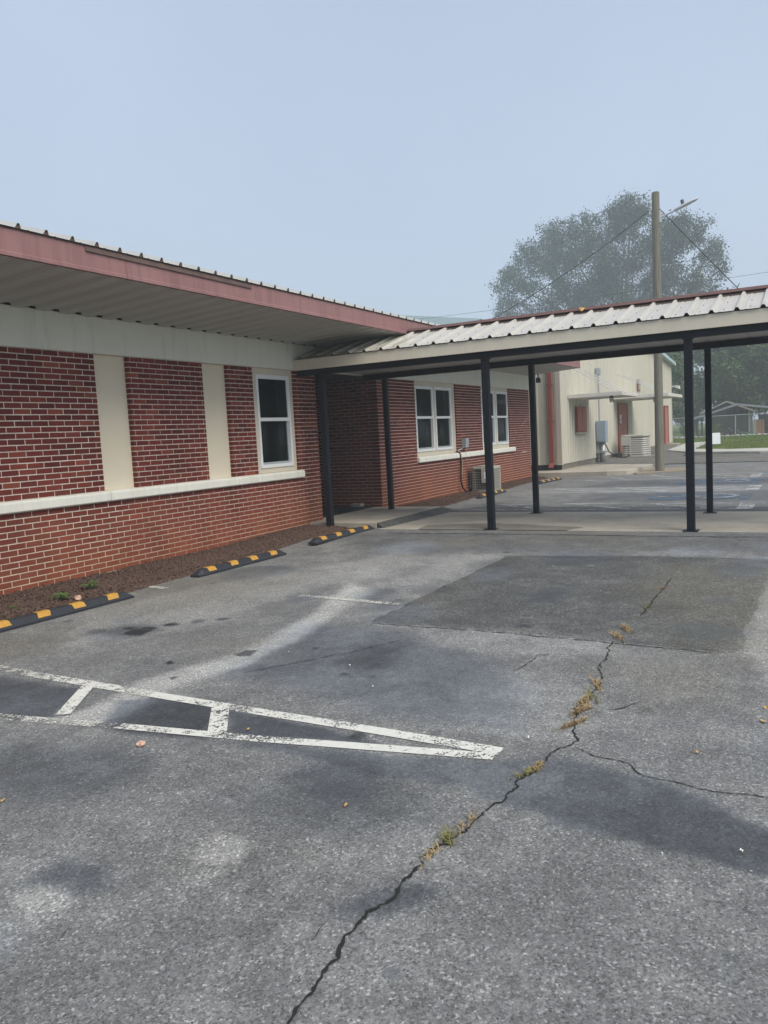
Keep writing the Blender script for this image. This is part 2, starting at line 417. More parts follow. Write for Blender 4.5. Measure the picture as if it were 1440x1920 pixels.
M['shingle'] = simple('brown_roof', (.09, .075, .07), .85, .3, 6)
M['orangewood'] = simple('fresh_boards', (.55, .27, .12), .7, .25, 6)
M['tarp'] = simple('green_tarp', (.03, .13, .06), .5, .3, 4)
M['debris'] = simple('dark_brown', (.045, .038, .036), .9, .6, 5)
M['signwhite'] = simple('white_sign_board', (.82, .84, .87), .45, .03)
M['teal'] = simple('teal_print', (.12, .36, .40), .6, .1)
M['inkgrey'] = simple('grey_print', (.35, .38, .42), .6, .1)
M['mat'] = simple('black_rubber_mat', (.012, .013, .015), .85, .3, 20, bump=.3)

# ------------------------------------------------------------------ terrain height
def sstep(a, b, x):
    t = np.clip((np.asarray(x, float)-a)/(b-a), 0, 1); return t*t*(3-2*t)
def gz(x, y=0.0):
    """asphalt level: slightly hollow before the covered walk, rising gently behind the pole"""
    x = np.asarray(x, float)
    return -.05 + .045*sstep(-3.2, -.9, x) - .03*sstep(1.8, 3.2, x) + .20*sstep(13, 25, x)
def gzf(x, y=0.0): return float(gz(x, y))
def vnoise(x, y, seed):
    rg = np.random.default_rng(seed); T = rg.random((256, 256))
    xi = np.floor(x).astype(int); yi = np.floor(y).astype(int); fx = x-xi; fy = y-yi
    fx = fx*fx*(3-2*fx); fy = fy*fy*(3-2*fy)
    g = lambda a, b: T[a % 256, b % 256]
    return (g(xi, yi)*(1-fx)+g(xi+1, yi)*fx)*(1-fy) + (g(xi, yi+1)*(1-fx)+g(xi+1, yi+1)*fx)*fy
def fbm(x, y, f, n=4, seed=1):
    a = .5; s = 0; t = 0
    for i in range(n):
        s = s + a*vnoise(x*f, y*f, seed+i); t += a; a *= .5; f *= 2.03
    return s/t
def poly_sd(px, py, poly):
    """signed distance to a polygon, negative inside"""
    P = np.array(poly, float); n = len(P); d = np.full(px.shape, 1e9); ins = np.zeros(px.shape, bool)
    for i in range(n):
        a, b = P[i], P[(i+1) % n]; e = b-a; wx, wy = px-a[0], py-a[1]
        t = np.clip((wx*e[0]+wy*e[1])/max(1e-9, e@e), 0, 1)
        d = np.minimum(d, np.hypot(wx-t*e[0], wy-t*e[1]))
        c = ((a[1] > py) != (b[1] > py)) & (px < (b[0]-a[0])*(py-a[1])/((b[1]-a[1]) if b[1] != a[1] else 1e-9)+a[0])
        ins ^= c
    return np.where(ins, -d, d)

STAINS = [
    ([(-8.96,-5.05),(-8.69,-6.46),(-8.55,-6.75),(-8.66,-7.15),(-8.77,-7.4),(-8.94,-7.63),(-9.04,-7.9),(-9.1,-8.6),(-9.5,-8.6),(-9.38,-7.89),(-9.27,-7.64),(-9.22,-7.45),(-9.2,-7.21),(-9.1,-6.77),(-9.01,-6.38),(-9.01,-5.68)], -.13, .04, .9),
    ([(-9.01,-6.74),(-8.63,-6.82),(-8.63,-7.15),(-8.75,-7.4),(-8.94,-7.63),(-9.04,-7.9),(-9.1,-8.6),(-9.5,-8.6),(-9.38,-7.89),(-9.27,-7.64),(-9.22,-7.45),(-9.2,-7.21),(-9.21,-6.91)], -.09, .035, .9),
    ([(-8.62,-3.96),(-8.45,-4.12),(-8.54,-4.62),(-8.93,-4.93),(-9.03,-4.43),(-9.02,-4.21)], -.34, .05, 1),
    ([(-8.54,-4.75),(-8.68,-5.85),(-8.88,-5.02)], -.26, .04, 1),
    ([(-8.55,-2.0),(-8.52,-3.52),(-9.01,-3.8),(-9.19,-3.28),(-9.2,-2.6)], -.24, .06, 1),
    ([(-9.0,-3.83),(-8.98,-4.21),(-8.3,-4.11),(-7.67,-4.28),(-6.51,-4.08),(-5.16,-3.86),(-4.82,-3.41),(-6.48,-3.84),(-7.58,-3.97),(-8.2,-3.83)], .33, .09, 0),
    ([(-9.88,-5.65),(-9.76,-5.65),(-9.73,-5.76),(-9.78,-5.86),(-9.88,-5.89),(-9.96,-5.82),(-9.95,-5.72)], .16, .02, 0),
    ([(-10.08,-5.77),(-9.98,-5.76),(-9.93,-5.89),(-10.03,-5.92),(-10.09,-5.85)], .08, .03, 0),
    ([(-10.42,-5.29),(-10.32,-5.3),(-10.28,-5.42),(-10.31,-5.49),(-10.37,-5.5),(-10.45,-5.44)], .16, .02, 0),
    ([(-10.32,-5.24),(-10.18,-5.24),(-10.13,-5.44),(-10.23,-5.57),(-10.3,-5.5),(-10.26,-5.43),(-10.31,-5.3)], -.22, .05, .8),
    ([(-10.0,-6.37),(-9.87,-6.42),(-9.77,-6.58),(-9.81,-6.65),(-9.92,-6.63),(-10.0,-6.52)], -.22, .05, .8),
    ([(-7.5,-4.89),(-7.09,-4.82),(-6.99,-5.13),(-7.44,-5.28),(-7.63,-5.17)], -.24, .18, .7),
    ([(-9.61,-3.88),(-9.35,-4.05),(-9.2,-4.57),(-9.34,-4.96),(-9.66,-4.94),(-9.83,-4.66),(-9.87,-4.26)], -.16, .14, .5),
    ([(-9.6,-5.51),(-9.09,-5.61),(-9.07,-6.17),(-9.31,-6.48),(-9.55,-6.14),(-9.68,-5.8)], -.12, .14, .3),
    ([(-7.92,-4.2),(-6.56,-3.9),(-6.55,-4.62),(-7.05,-5.66),(-7.68,-6.32),(-8.31,-6.35),(-8.3,-5.65),(-8.05,-4.91)], -.10, .18, .9),
    ([(-7.31,-2.29),(-7.02,-2.38),(-7.08,-2.75),(-7.36,-2.78)], -.18, .10, .5),
    ([(-7.25,-2.56),(-7.09,-2.73),(-7.3,-2.79),(-7.33,-2.67)], -.40, .03, .8),
    ([(-6.94,-2.68),(-6.82,-2.73),(-6.88,-2.82),(-6.98,-2.75)], -.35, .03, .8),
    ([(-7.52,-3.97),(-7.42,-3.99),(-7.39,-4.08),(-7.52,-4.12),(-7.57,-4.04)], -.55, .012, 1),
    ([(-7.88,-3.6),(-7.82,-3.61),(-7.84,-3.68),(-7.9,-3.68)], -.6, .010, 1),
    ([(-8.15,-3.91),(-8.12,-3.92),(-8.13,-3.97),(-8.18,-3.96)], -.55, .010, 1),
    ([(-6.78,-1.48),(-5.66,-1.69),(-4.25,-2.02),(-3.31,-2.76),(-4.32,-3.53),(-5.34,-3.07),(-6.6,-3.0),(-7.44,-2.8),(-7.74,-2.39)], .12, .25, 0),
    ([(-6.49,-7.39),(-5.24,-7.37),(-3.97,-7.4),(-3.91,-8.6),(-7.31,-8.6),(-7.16,-7.55)], .20, .06, 0),
    ([(-7.73,-5.86),(-7.3,-6.13),(-7.48,-6.61),(-8.37,-6.8),(-8.49,-6.47),(-8.24,-6.08)], .10, .15, 0),
    ([(-6.32,-4.79),(-6.22,-6.39),(-6.76,-6.59),(-6.98,-5.91),(-6.88,-5.25)], .09, .10, 0),
    ([(-1.17,-.87),(-.83,-7.26),(-.89,-9.5),(-1.69,-9.5),(-2.01,-7.31),(-2.67,-2.49)], -.12, .25, .2),
    ([(-2.89,-2.61),(-2.65,-4.24),(-4.15,-4.36),(-4.97,-4.12),(-5.24,-3.53)], .10, .20, 0),
    ([(1.9,-1.6),(1.9,-10),(3.0,-10),(3.2,-3.3),(4.2,-1.6)], -.24, .3, .6),
    ([(4.2,-3.5),(4.2,-8.5),(6.3,-8.5),(6.2,-3.5)], -.14, .4, .6),
    ([(8.0,-2.5),(8.2,-8.5),(10.4,-8.5),(10.2,-3.0)], -.16, .4, .6),
    ([(6.3,-1.5),(6.3,-6.5),(7.9,-6.5),(7.9,-1.5)], .10, .4, .2),
]
def spot(x, y, rx, ry, v, soft):
    STAINS.append(([(x+rx*math.cos(t*.785), y+ry*math.sin(t*.785)) for t in range(8)], v, soft, .9))
for x, y, rx, ry, v in ((-7.13,-2.48,.05,.05,-.35), (-7.16,-2.62,.05,.07,-.45), (-7.25,-2.64,.04,.06,-.5), (-7.07,-2.65,.03,.06,-.4), (-7.05,-2.70,.03,.04,-.35), (-6.89,-2.79,.06,.06,-.3), (-6.72,-2.92,.08,.06,-.2), (-7.30,-2.29,.10,.08,-.16)):
    spot(x, y, rx, ry, v, .025)
_q = random.Random(99)
for i in range(90):                                  # gum, drips and scuffs all over the lot
    r_ = _q.choice((.012, .015, .02, .03, .05)); spot(_q.uniform(-10.9, -1.2), _q.uniform(-8.8, -1.6), r_, r_*_q.uniform(.6, 1.3), _q.choice((-.35, -.25, -.18, .14)), .02)
for i in range(26):                                  # broad damp or worn blotches
    r_ = _q.uniform(.15, .6); spot(_q.uniform(-10.9, -1.5), _q.uniform(-8.8, -1.8), r_, r_*_q.uniform(.4, 1.0), _q.choice((-.13, -.10, -.07, .06, .08)), .12)
def lines_ax(*segs):
    out = []
    for a, b, st in segs: out += list(np.arange(a, b, st))
    return np.array(out + [segs[-1][1]])
def grid_mesh(name, xs, ys, zf):
    X, Y = np.meshgrid(xs, ys, indexing='ij'); Z = zf(X, Y)
    V = np.stack([X, Y, Z], -1).reshape(-1, 3); n, q = len(xs), len(ys)
    idx = np.arange(n*q).reshape(n, q)
    F = np.stack([idx[:-1, :-1], idx[1:, :-1], idx[1:, 1:], idx[:-1, 1:]], -1).reshape(-1, 4)
    return np_mesh(name, V, F), V
def np_mesh(name, V, F):
    me = bpy.data.meshes.new(name); k = F.shape[1]
    me.vertices.add(len(V)); me.vertices.foreach_set('co', np.ascontiguousarray(V, dtype=np.float32).ravel())
    me.loops.add(F.size); me.loops.foreach_set('vertex_index', np.ascontiguousarray(F, dtype=np.int32).ravel())
    me.polygons.add(len(F)); me.polygons.foreach_set('loop_start', np.arange(0, F.size, k, dtype=np.int32))
    me.update(calc_edges=True); me.validate(); return me
def set_stain(me, V, base=0.0, seed=3):
    x, y = V[:, 0], V[:, 1]
    tone = np.zeros(len(V)); fine = np.zeros(len(V))
    wx = x + .22*(fbm(x, y, 1.7, 4, 11)-.5); wy = y + .22*(fbm(x, y, 1.7, 4, 21)-.5)
    mx = x + .10*(fbm(x, y, 3, 4, 15)-.5); my = y + .10*(fbm(x, y, 3, 4, 25)-.5)
    sx = x + .05*(fbm(x, y, 9, 3, 31)-.5); sy = y + .05*(fbm(x, y, 9, 3, 41)-.5)
    for poly, v, soft, fn in STAINS:
        P = np.array(poly); lo = P.min(0)-1; hi = P.max(0)+1
        k = (x > lo[0]) & (x < hi[0]) & (y > lo[1]) & (y < hi[1])
        if not k.any(): continue
        d = poly_sd((wx if soft > .07 else mx if soft >= .03 else sx)[k], (wy if soft > .07 else my if soft >= .03 else sy)[k], poly)
        mk = 1-sstep(-soft, soft, d); tone[k] += v*mk; fine[k] = np.maximum(fine[k], fn*mk)
    brown = .6*sstep(.50, .74, fbm(x, y, .55, 5, 51))
    col = np.stack([np.clip(.5+tone+base, 0, 1), brown, fine, np.ones(len(V))], -1).astype(np.float32)
    at = me.color_attributes.new('stain', 'FLOAT_COLOR', 'POINT'); at.data.foreach_set('color', col.ravel())

# ------------------------------------------------------------------ the ground
def earth_z(x, y): return gz(x, y) - .09
xs = lines_ax((-400, -60, 40), (-60, -14, 6), (-14, 34, 2), (34, 120, 8), (120, 400, 40)); ys = lines_ax((-400, -60, 40), (-60, 60, 6), (60, 400, 40))
me, _ = grid_mesh('ground', xs, ys, earth_z)
structure(link('ground', me, M['grass']))
xs = lines_ax((-40, -11.2, .9), (-11.2, -5.5, .022), (-5.5, -.6, .045), (-.6, 14, .15), (14, 17.8, .4))
ys = lines_ax((-30, -9, .8), (-9, -2.2, .025), (-2.2, .3, .05))
def asph_z(x, y): return gz(x, y) + .006*(fbm(x, y, .7, 3, 5)-.5)
me, V = grid_mesh('parking_lot', xs, ys, asph_z)
set_stain(me, V)
lot = structure(link('parking_lot', me, M['asphalt'], smooth=True))

# coarse dark repair patch, its edge slightly proud
PATCH = [(-6.35,-4.46),(-4.71,-4.42),(-2.75,-4.42),(-2.55,-5.93),(-2.55,-7.32),(-2.7,-7.42),(-3.84,-7.40),(-5.24,-7.37),(-5.87,-7.34),(-6.36,-7.38),(-6.46,-7.34),(-6.50,-7.22),(-6.42,-6.61),(-6.38,-5.88),(-6.36,-5.18)]
xs = lines_ax((-6.6, -2.5, .04)); ys = lines_ax((-7.5, -4.4, .04))
me, V = grid_mesh('asphalt_patch', xs, ys, lambda x, y: asph_z(x, y)+.007)
sdv = poly_sd(V[:, 0]+.06*(fbm(V[:, 0], V[:, 1], 4, 3, 61)-.5), V[:, 1]+.06*(fbm(V[:, 0], V[:, 1], 4, 3, 71)-.5), PATCH)
V[:, 2] -= .02*sstep(-.03, .02, sdv)
me.vertices.foreach_set('co', V.astype(np.float32).ravel()); set_stain(me, V, .0); me.update()
link('asphalt_patch', me, M['patch'], lot, smooth=True)

def ribbon(path, w, zoff, name, mat, parent, jag=0.0, seed=0, step=.05, round_ends=True):
    """thin strip laid along a ground path"""
    rg = random.Random(seed); pts = [Vector((a, b)) for a, b in path]; fine = []
    for a, b in zip(pts[:-1], pts[1:]):
        n = max(1, int((b-a).length/step))
        for i in range(n): fine.append(a.lerp(b, i/n))
    fine.append(pts[-1]); v = []; f = []
    if jag:                                     # wander between the given points like a real fracture
        wk = 0.0
        for i in range(1, len(fine)-1):
            wk = wk*.82 + rg.gauss(0, jag*.75); t = (fine[i+1]-fine[i]).normalized(); fine[i] = fine[i]+Vector((-t.y, t.x))*wk
    N = len(fine)
    for i, q in enumerate(fine):
        t = (fine[min(i+1, N-1)]-fine[max(i-1, 0)]).normalized(); nn = Vector((-t.y, t.x))
        ww = w*(1 if not jag else (.35+1.3*rg.random())*(min(1, .25+min(i, N-1-i)/6)))
        c = q + nn*(rg.uniform(-.3, .3)*jag)
        for s in (-.5, .5):
            x, y = c + nn*ww*s
            v.append((x, y, float(asph_z(np.array(x), np.array(y)))+zoff))
    f = [(2*i, 2*i+1, 2*i+3, 2*i+2) for i in range(N-1)]
    return MB().add(v, f).build(name, mat, parent)
CRACK = [(-10.9,-6.62),(-10.52,-6.55),(-10.46,-6.53),(-10.38,-6.54),(-10.34,-6.52),(-10.23,-6.52),(-10.16,-6.49),(-10.11,-6.49),(-9.99,-6.49),(-9.88,-6.52),(-9.8,-6.52),(-9.73,-6.51),(-9.63,-6.51)]
CRACK2 = [(-9.63,-6.51),(-9.48,-6.53),(-9.33,-6.56),(-9.18,-6.58),(-9.03,-6.61),(-8.86,-6.61),(-8.7,-6.64),(-8.51,-6.66),(-8.4,-6.71),(-8.32,-6.73),(-8.19,-6.68),(-7.9,-6.66),(-7.72,-6.63),(-7.55,-6.65),(-7.31,-6.63),(-7.03,-6.56),(-6.71,-6.54),(-6.43,-6.51),(-6.1,-6.52),(-5.98,-6.53)]
BRANCH = [(-8.39,-6.75),(-8.48,-6.87),(-8.5,-7.03),(-8.6,-7.12),(-8.63,-7.32),(-8.65,-7.45),(-8.64,-7.61),(-8.6,-7.84),(-8.7,-8.4)]
ribbon(CRACK, .0115, .004, 'crack', M['dark'], lot, .006, 1, .014)
ribbon(CRACK2, .0080, .004, 'crack', M['dark'], lot, .009, 2, .016)
ribbon(BRANCH, .0055, .004, 'crack', M['dark'], lot, .006, 3, .02)
for i, c in enumerate(([(-5.65,-6.54),(-5.25,-6.55),(-4.43,-6.54),(-3.87,-6.54)], [(-10.2,-6.40),(-10.12,-6.39),(-10.06,-6.39)], [(-7.32,-6.06),(-7.16,-6.1),(-6.88,-6.11)],
                       [(-7.87,-6.74),(-7.77,-6.86),(-7.62,-6.93)], [(-10.52,-5.65),(-10.49,-5.64),(-10.45,-5.62)], [(-7.9,-4.35),(-7.3,-4.75),(-6.8,-5.0)])):
    ribbon(c, .006 if i else .009, .012 if i == 0 else .004, 'crack', M['dark'], lot, .005, 10+i, .025)
ribbon([(-6.38,-4.5),(-6.38,-5.18),(-6.40,-5.88),(-6.44,-6.61),(-6.52,-7.22)], .010, .004, 'patch_joint', M['dark'], lot, .006, 21, .03)
ribbon([(-1.08,-1.7),(-1.07,-3.0),(-1.09,-4.6),(-1.08,-6.2),(-1.1,-7.4),(-1.1,-10)], .03, .004, 'joint', M['dark'], lot, .008, 22, .05)

def stripe(path, w, name='parking_line', mat='stripe', z=.004): return ribbon(path, w, z, name, M[mat], lot, 0, 0, .1)
# hatched wedge in the foreground
stripe([(-8.30,-1.6),(-8.42,-2.95)], .09, mat='stripe_worn'); stripe([(-8.42,-2.95),(-8.455,-3.75)], .10)
stripe([(-8.455,-3.75),(-8.47,-4.05)], .10, mat='stripe_worn'); stripe([(-8.47,-4.05),(-8.575,-6.44)], .092)
stripe([(-9.30,-1.9),(-9.10,-3.6),(-8.98,-4.3)], .085, mat='stripe_worn'); stripe([(-8.98,-4.3),(-8.86,-5.2),(-8.645,-6.43)], .080)
stripe([(-8.455,-3.49),(-8.965,-3.83)], .09, z=.008); stripe([(-8.53,-4.67),(-8.90,-4.95)], .105, z=.008)
# next stall line, nearly worn away
stripe([(-5.46,-1.0),(-5.52,-1.42)], .09, mat='stripe_worn'); stripe([(-5.51,-3.2),(-5.64,-4.40)], .09, mat='stripe_worn')
# accessible bays behind the covered walk
for xa, xb, yo in ((2.55, 3.75, -6.62), (6.55, 7.75, -6.5), (10.6, 12.4, -6.3)):
    for xx in (xa, xb): stripe([(xx, -1.7), (xx, yo)], .10, mat='stripe_far')
    stripe([(xa-.05, yo-.12), (xb+.05, yo-.12)], .26, mat='stripe_far', z=.008)
    for y0 in (-2.0, -3.5, -5.0): stripe([(xb-.05, y0), (xa+.05, y0-1.35)], .10, mat='stripe_far', z=.008)
def access_mark(cx, cy):
    o = MB(); z = gzf(cx)+.008
    o.box(cx-.75, cx+.75, cy-.95, cy+.95, z-.003, z).build('blue_square', M['blue_paint'], lot)
    def arc(x, y, r, a0, a1, w):
        v = []; n = 18
        for i in range(n+1):
            t = R(a0+(a1-a0)*i/n)
            for q in (r-w/2, r+w/2): v.append((x+q*math.cos(t), y+q*math.sin(t), z+.006))
        MB().add(v, [(2*i, 2*i+1, 2*i+3, 2*i+2) for i in range(n)]).build('wheelchair_mark', M['stripe_far'], lot)
    arc(cx, cy-.28, .40, 100, 390, .11)                      # the wheel
    for pa in ([(cx-.05, cy+.52), (cx-.02, cy-.15)], [(cx-.02, cy-.15), (cx+.36, cy-.22)], [(cx+.36, cy-.22), (cx+.52, cy-.62)], [(cx-.03, cy+.16), (cx+.26, cy+.12)]):
        ribbon(pa, .11, .016, 'wheelchair_mark', M['stripe_far'], lot)
    arc(cx-.06, cy+.70, .06, 0, 360, .12)
access_mark(5.15, -5.75); access_mark(9.3, -5.7)

# covered walk slab, flush with the asphalt, and the raised landing with its ramp
walk = structure(MB().box(-.62, 1.92, -10.2, -1.46, -.2, .004).build('walkway_slab', M['concrete'], bevel=.01))
MB().prism([(-.64,-4.6),(-.28,-4.75),(.2,-3.2),(-.1,-2.1),(-.64,-2.2)], .004, .0075).build('worn_skim', M['concrete_dark'], walk)
land = structure(MB().box(-.46, 2.262, -1.34, -.004, -.2, .085).box(.01, 2.262, -.004, 6.0, -.2, .085).build('landing_slab', M['concrete'], bevel=.012))
ramp = structure(MB().add([(-.45,-1.342,.080),(2.2,-1.342,.080),(2.3,-1.66,.006),(-.52,-1.52,.006),(-.45,-1.342,-.1),(2.2,-1.342,-.1),(2.3,-1.66,-.1),(-.52,-1.52,-.1)],
      [(0,3,2,1),(3,7,6,2),(0,4,7,3),(1,2,6,5)]).build('asphalt_ramp', M['patch']))
ramp.data.color_attributes.new('stain', 'FLOAT_COLOR', 'POINT').data.foreach_set('color', [.5, .2, .1, 1]*8)
# mulch bed along the wall
def mulch_bed(x0, x1, edge, seed, nchip):
    xs = np.arange(x0, x1, .05); ys = np.linspace(0, 1, 22)
    X, T = np.meshgrid(xs, ys, indexing='ij')
    E = np.interp(X, [e[0] for e in edge], [e[1] for e in edge]) + .10*(fbm(X, X*0+seed, 1.6, 3, seed)-.5)
    Y = T*E; Z = gz(X, Y) - .012 + (.055*np.sqrt(np.clip(1-T, 0, 1))+.035*(fbm(X, Y, 3, 4, seed+9)-.35))*np.clip((1-T)*5, 0, 1)
    V = np.stack([X, Y, Z], -1).reshape(-1, 3); n, q = X.shape; idx = np.arange(n*q).reshape(n, q)
    F = np.stack([idx[:-1, :-1], idx[1:, :-1], idx[1:, 1:], idx[:-1, 1:]], -1).reshape(-1, 4)
    bed = structure(link('mulch_bed', np_mesh('mulch_bed', V, F), M['mulch'], smooth=True))
    rg = np.random.default_rng(seed)
    i = rg.integers(0, n-1, nchip); t = rg.random(nchip)**.8*1.06
    cx = xs[0]+rg.random(nchip)*(x1-x0-.1); E2 = np.interp(cx, [e[0] for e in edge], [e[1] for e in edge]); cy = t*E2
    ii = np.clip(((cx-x0)/.05).astype(int), 0, n-1); jj = np.clip((t*21).astype(int), 0, q-1)
    cz = np.where(t > 1, gz(cx, cy)+.004, Z[ii, jj]+.006)
    L = rg.uniform(.015, .075, nchip); Wd = rg.uniform(.005, .017, nchip); H = rg.uniform(.003, .010, nchip)
    an = rg.random(nchip)*6.283; tl = rg.normal(0, .45, nchip)
    d = np.stack([np.cos(an)*np.cos(tl), np.sin(an)*np.cos(tl), np.sin(tl)], -1); s = np.stack([-np.sin(an), np.cos(an), 0*an], -1)
    u = np.cross(d, s); c = np.stack([cx, cy, cz], -1)
    vs = [c + sa*d*L[:, None]/2 + sb*s*Wd[:, None]/2 + sc*u*H[:, None]/2 for sa in (-1, 1) for sb in (-1, 1) for sc in (-1, 1)]
    V = np.stack(vs, 1).reshape(-1, 3)
    q = np.array([(0,1,3,2),(4,6,7,5),(0,4,5,1),(2,3,7,6),(0,2,6,4),(1,5,7,3)])
    F = (np.arange(nchip)[:, None, None]*8+q[None]).reshape(-1, 4)
    o = stuff(link('bark_chips', np_mesh('bark_chips', V, F), M['chip'])); tag(o, 'loose dark brown bark mulch along the foot of the brick wall' if seed < 150 else 'thin bark mulch strip beside the grey condenser', 'mulch')
mulch_bed(-12, -.47, [(-12,-1.15),(-7.4,-1.12),(-6.7,-1.17),(-5.66,-1.08),(-4.74,-1.03),(-3.5,-.90),(-1.8,-.80),(-.47,-.95)], 101, 26000)
mulch_bed(2.3, 12.3, [(2.3,-.95),(3.3,-.82),(5.6,-.72),(7.7,-.70),(9,-.55),(12.3,-.5)], 201, 7000)

# ------------------------------------------------------------------ brick building
bld = thing('brick_building', (-4, 0, 0), 'long single-storey red brick building with deep pink-edged metal eave', 'building')
CO, BL = .0676, .224
OPEN_A = [(-4.97,-4.42,1.014,2.704), (-2.99,-2.42,1.014,2.704), (-1.81,-.67,1.014,2.704)]
OPEN_B = [(4.03,6.34,1.014,2.704), (8.07,10.27,1.014,2.704)]
SILL_A, SILL_B = (-20, -.57), (4.0, 10.6)
def mortar_boxes(mb, x0, x1, z0, z1, opens, y0, y1, grow=0.0):
    opens = [(o[0]-grow, o[1]+grow, o[2], o[3]) for o in opens]
    xs = sorted({x0, x1, *[v for o in opens for v in o[:2]]}); zs = sorted({z0, z1, *[v for o in opens for v in o[2:]]})
    for a, b in zip(xs[:-1], xs[1:]):
        for c, d in zip(zs[:-1], zs[1:]):
            if any(o[0] <= (a+b)/2 <= o[1] and o[2] <= (c+d)/2 <= o[3] for o in opens): continue
            mb.box(a, b, y0, y1, c, d)
    return mb
def brick_list(x0, x1, opens, k0, k1):
    out = []
    for k in range(k0, k1):
        zc = (k+.5)*CO; cuts = [(o[0], o[1]) for o in opens if o[2] < zc < o[3]]
        spans = [(x0, x1)]
        for a, b in cuts:
            spans = [s for p, q in spans for s in ((p, min(q, a)), (max(p, b), q)) if s[1]-s[0] > .02]
        off = -.006 if k % 2 == 0 else -.118
        for a, b in spans:
            n = math.floor((a-off)/BL)
            while off+n*BL < b:
                p, q = max(a, off+n*BL), min(b, off+(n+1)*BL); n += 1
                full = q-p > BL-.002
                pa = p + (0 if p == a else .006); pb = q - (0 if q == b else .006)
                if pb-pa > .012: out.append((pa, pb, zc, full))
    return out
def brick_mesh(w, seed):
    rg = random.Random(seed); b = MB(); h = CO-.0128
    b.box(-w/2, w/2, 0, .11, -h/2, h/2)
    b.v = [(x+rg.uniform(-.0012, .0012), y+rg.uniform(-.0015, .0015), z+rg.uniform(-.001, .001)) for x, y, z in b.v]
    me = b.mesh('brick'); bm = bmesh.new(); bm.from_mesh(me)
    bmesh.ops.bevel(bm, geom=[e for e in bm.edges if all(v.co.y < .01 for v in e.verts)], offset=.0025, segments=1, affect='EDGES')
    bm.to_mesh(me); bm.free(); me.materials.append(M['brick']); return me
FULL = [brick_mesh(BL-.012, i) for i in range(6)]
sill_gap_a = [(SILL_A[0], SILL_A[1], .8788, 1.014)]; sill_gap_b = [(SILL_B[0], SILL_B[1], .8788, 1.014)]
wall_a = mortar_boxes(MB(), -12, -.005, -.2, 2.72, OPEN_A, .005, .30, .005).build('wall', M['mortar'], bld)
wall_b = mortar_boxes(MB(), 2.276, 12.154, -.2, 2.72, OPEN_B, .005, .30, .005).build('wall', M['mortar'], bld)
la = brick_list(-12, 0, OPEN_A+sill_gap_a, -2, 40); lb = brick_list(2.27, 12.16, OPEN_B+sill_gap_b, -2, 40)
near = sorted([b for b in la if in_frame(b[0]+.1, 0, b[2])], key=lambda b: (b[0]-CAM[0])**2+(b[2]-1.5)**2)[:300]
nearset = set(near)
for i, (a, b, zc, full) in enumerate(near):
    me = FULL[i*5 % 6] if full else brick_mesh(b-a, 100+i)
    o = link('brick', me, None, bld, ((a+b)/2, random.uniform(-.0012, .0012), zc))
def brickwork(lst, axis='x', at=0.0):
    mb = MB(); h = (CO-.0128)/2
    for a, b, zc, full in lst:
        j = random.uniform(-.0012, .0012)
        if axis == 'x': mb.box(a, b, at+j, at+.11, zc-h, zc+h)
        else: mb.box(at+j, at+.11, a, b, zc-h, zc+h)
    return stuff(mb.build('brickwork', M['brick'], bld, fixn=False))
brickwork([b for b in la if b not in nearset]); brickwork(lb)
# entrance recess, stretched deep to lose light: side wall, back wall, ceiling, dark door, mat
MB().box(2.276, 2.57, .31, 6.0, -.2, 2.72).build('recess_wall', M['mortar'], bld)
brickwork(brick_list(.113, 6.0, [], 1, 40), 'y', 2.27)
MB().box(-.3, -.006, .31, 6.0, -.2, 2.72).build('recess_wall', M['brick'], bld)
MB().box(-.3, 2.57, 6.004, 6.2, -.2, 3.15).build('recess_back_wall', M['brick'], bld)
dr = MB().box(.55, 1.55, 5.95, 6.0, .09, 2.2).build('door', M['black'], bld, bevel=.005)
MB().box(.70, 1.40, 5.935, 5.949, 1.1, 2.05).build('door_glass', M['glass'], dr)
MB().tube([(1.47, 5.92, .95), (1.47, 5.90, 1.15)], .012).build('door_handle', M['galv'], dr)
MB().box(-.004, 2.268, .01, 6.0, 2.708, 2.74).build('recess_ceiling', M['debris'], bld)  # shade put into the colour: dark brown ceiling keeps the recess dim
# band above the windows and over the recess
MB().extrude([(0,2.704),(-.018,2.71),(-.022,2.73),(-.022,3.155),(.28,3.155),(.28,2.745),(.0,2.745)], (-12,0,0), (0,1,0), (0,0,1), (1,0,0), 24.17).build('band', M['band'], bld)
# painted sills, one stone after the other
def sill(x0, x1, r=False):
    MB().extrude([(-.055,.885),(-.06,.90),(-.06,.99),(-.045,1.008),(.10,1.022),(.10,.885)], (x0+.003,0,0), (0,1,0), (0,0,1), (1,0,0), x1-x0-.006).build('sill', M['stone'], bld, bevel=.012)
for a, b in ((-12,-9.5),(-9.5,-7.2),(-7.2,-4.93),(-4.93,-2.38),(-2.38,-1.79),(-1.79,-.57),(4.0,6.36),(6.36,8.05),(8.05,10.6)): sill(a, b)
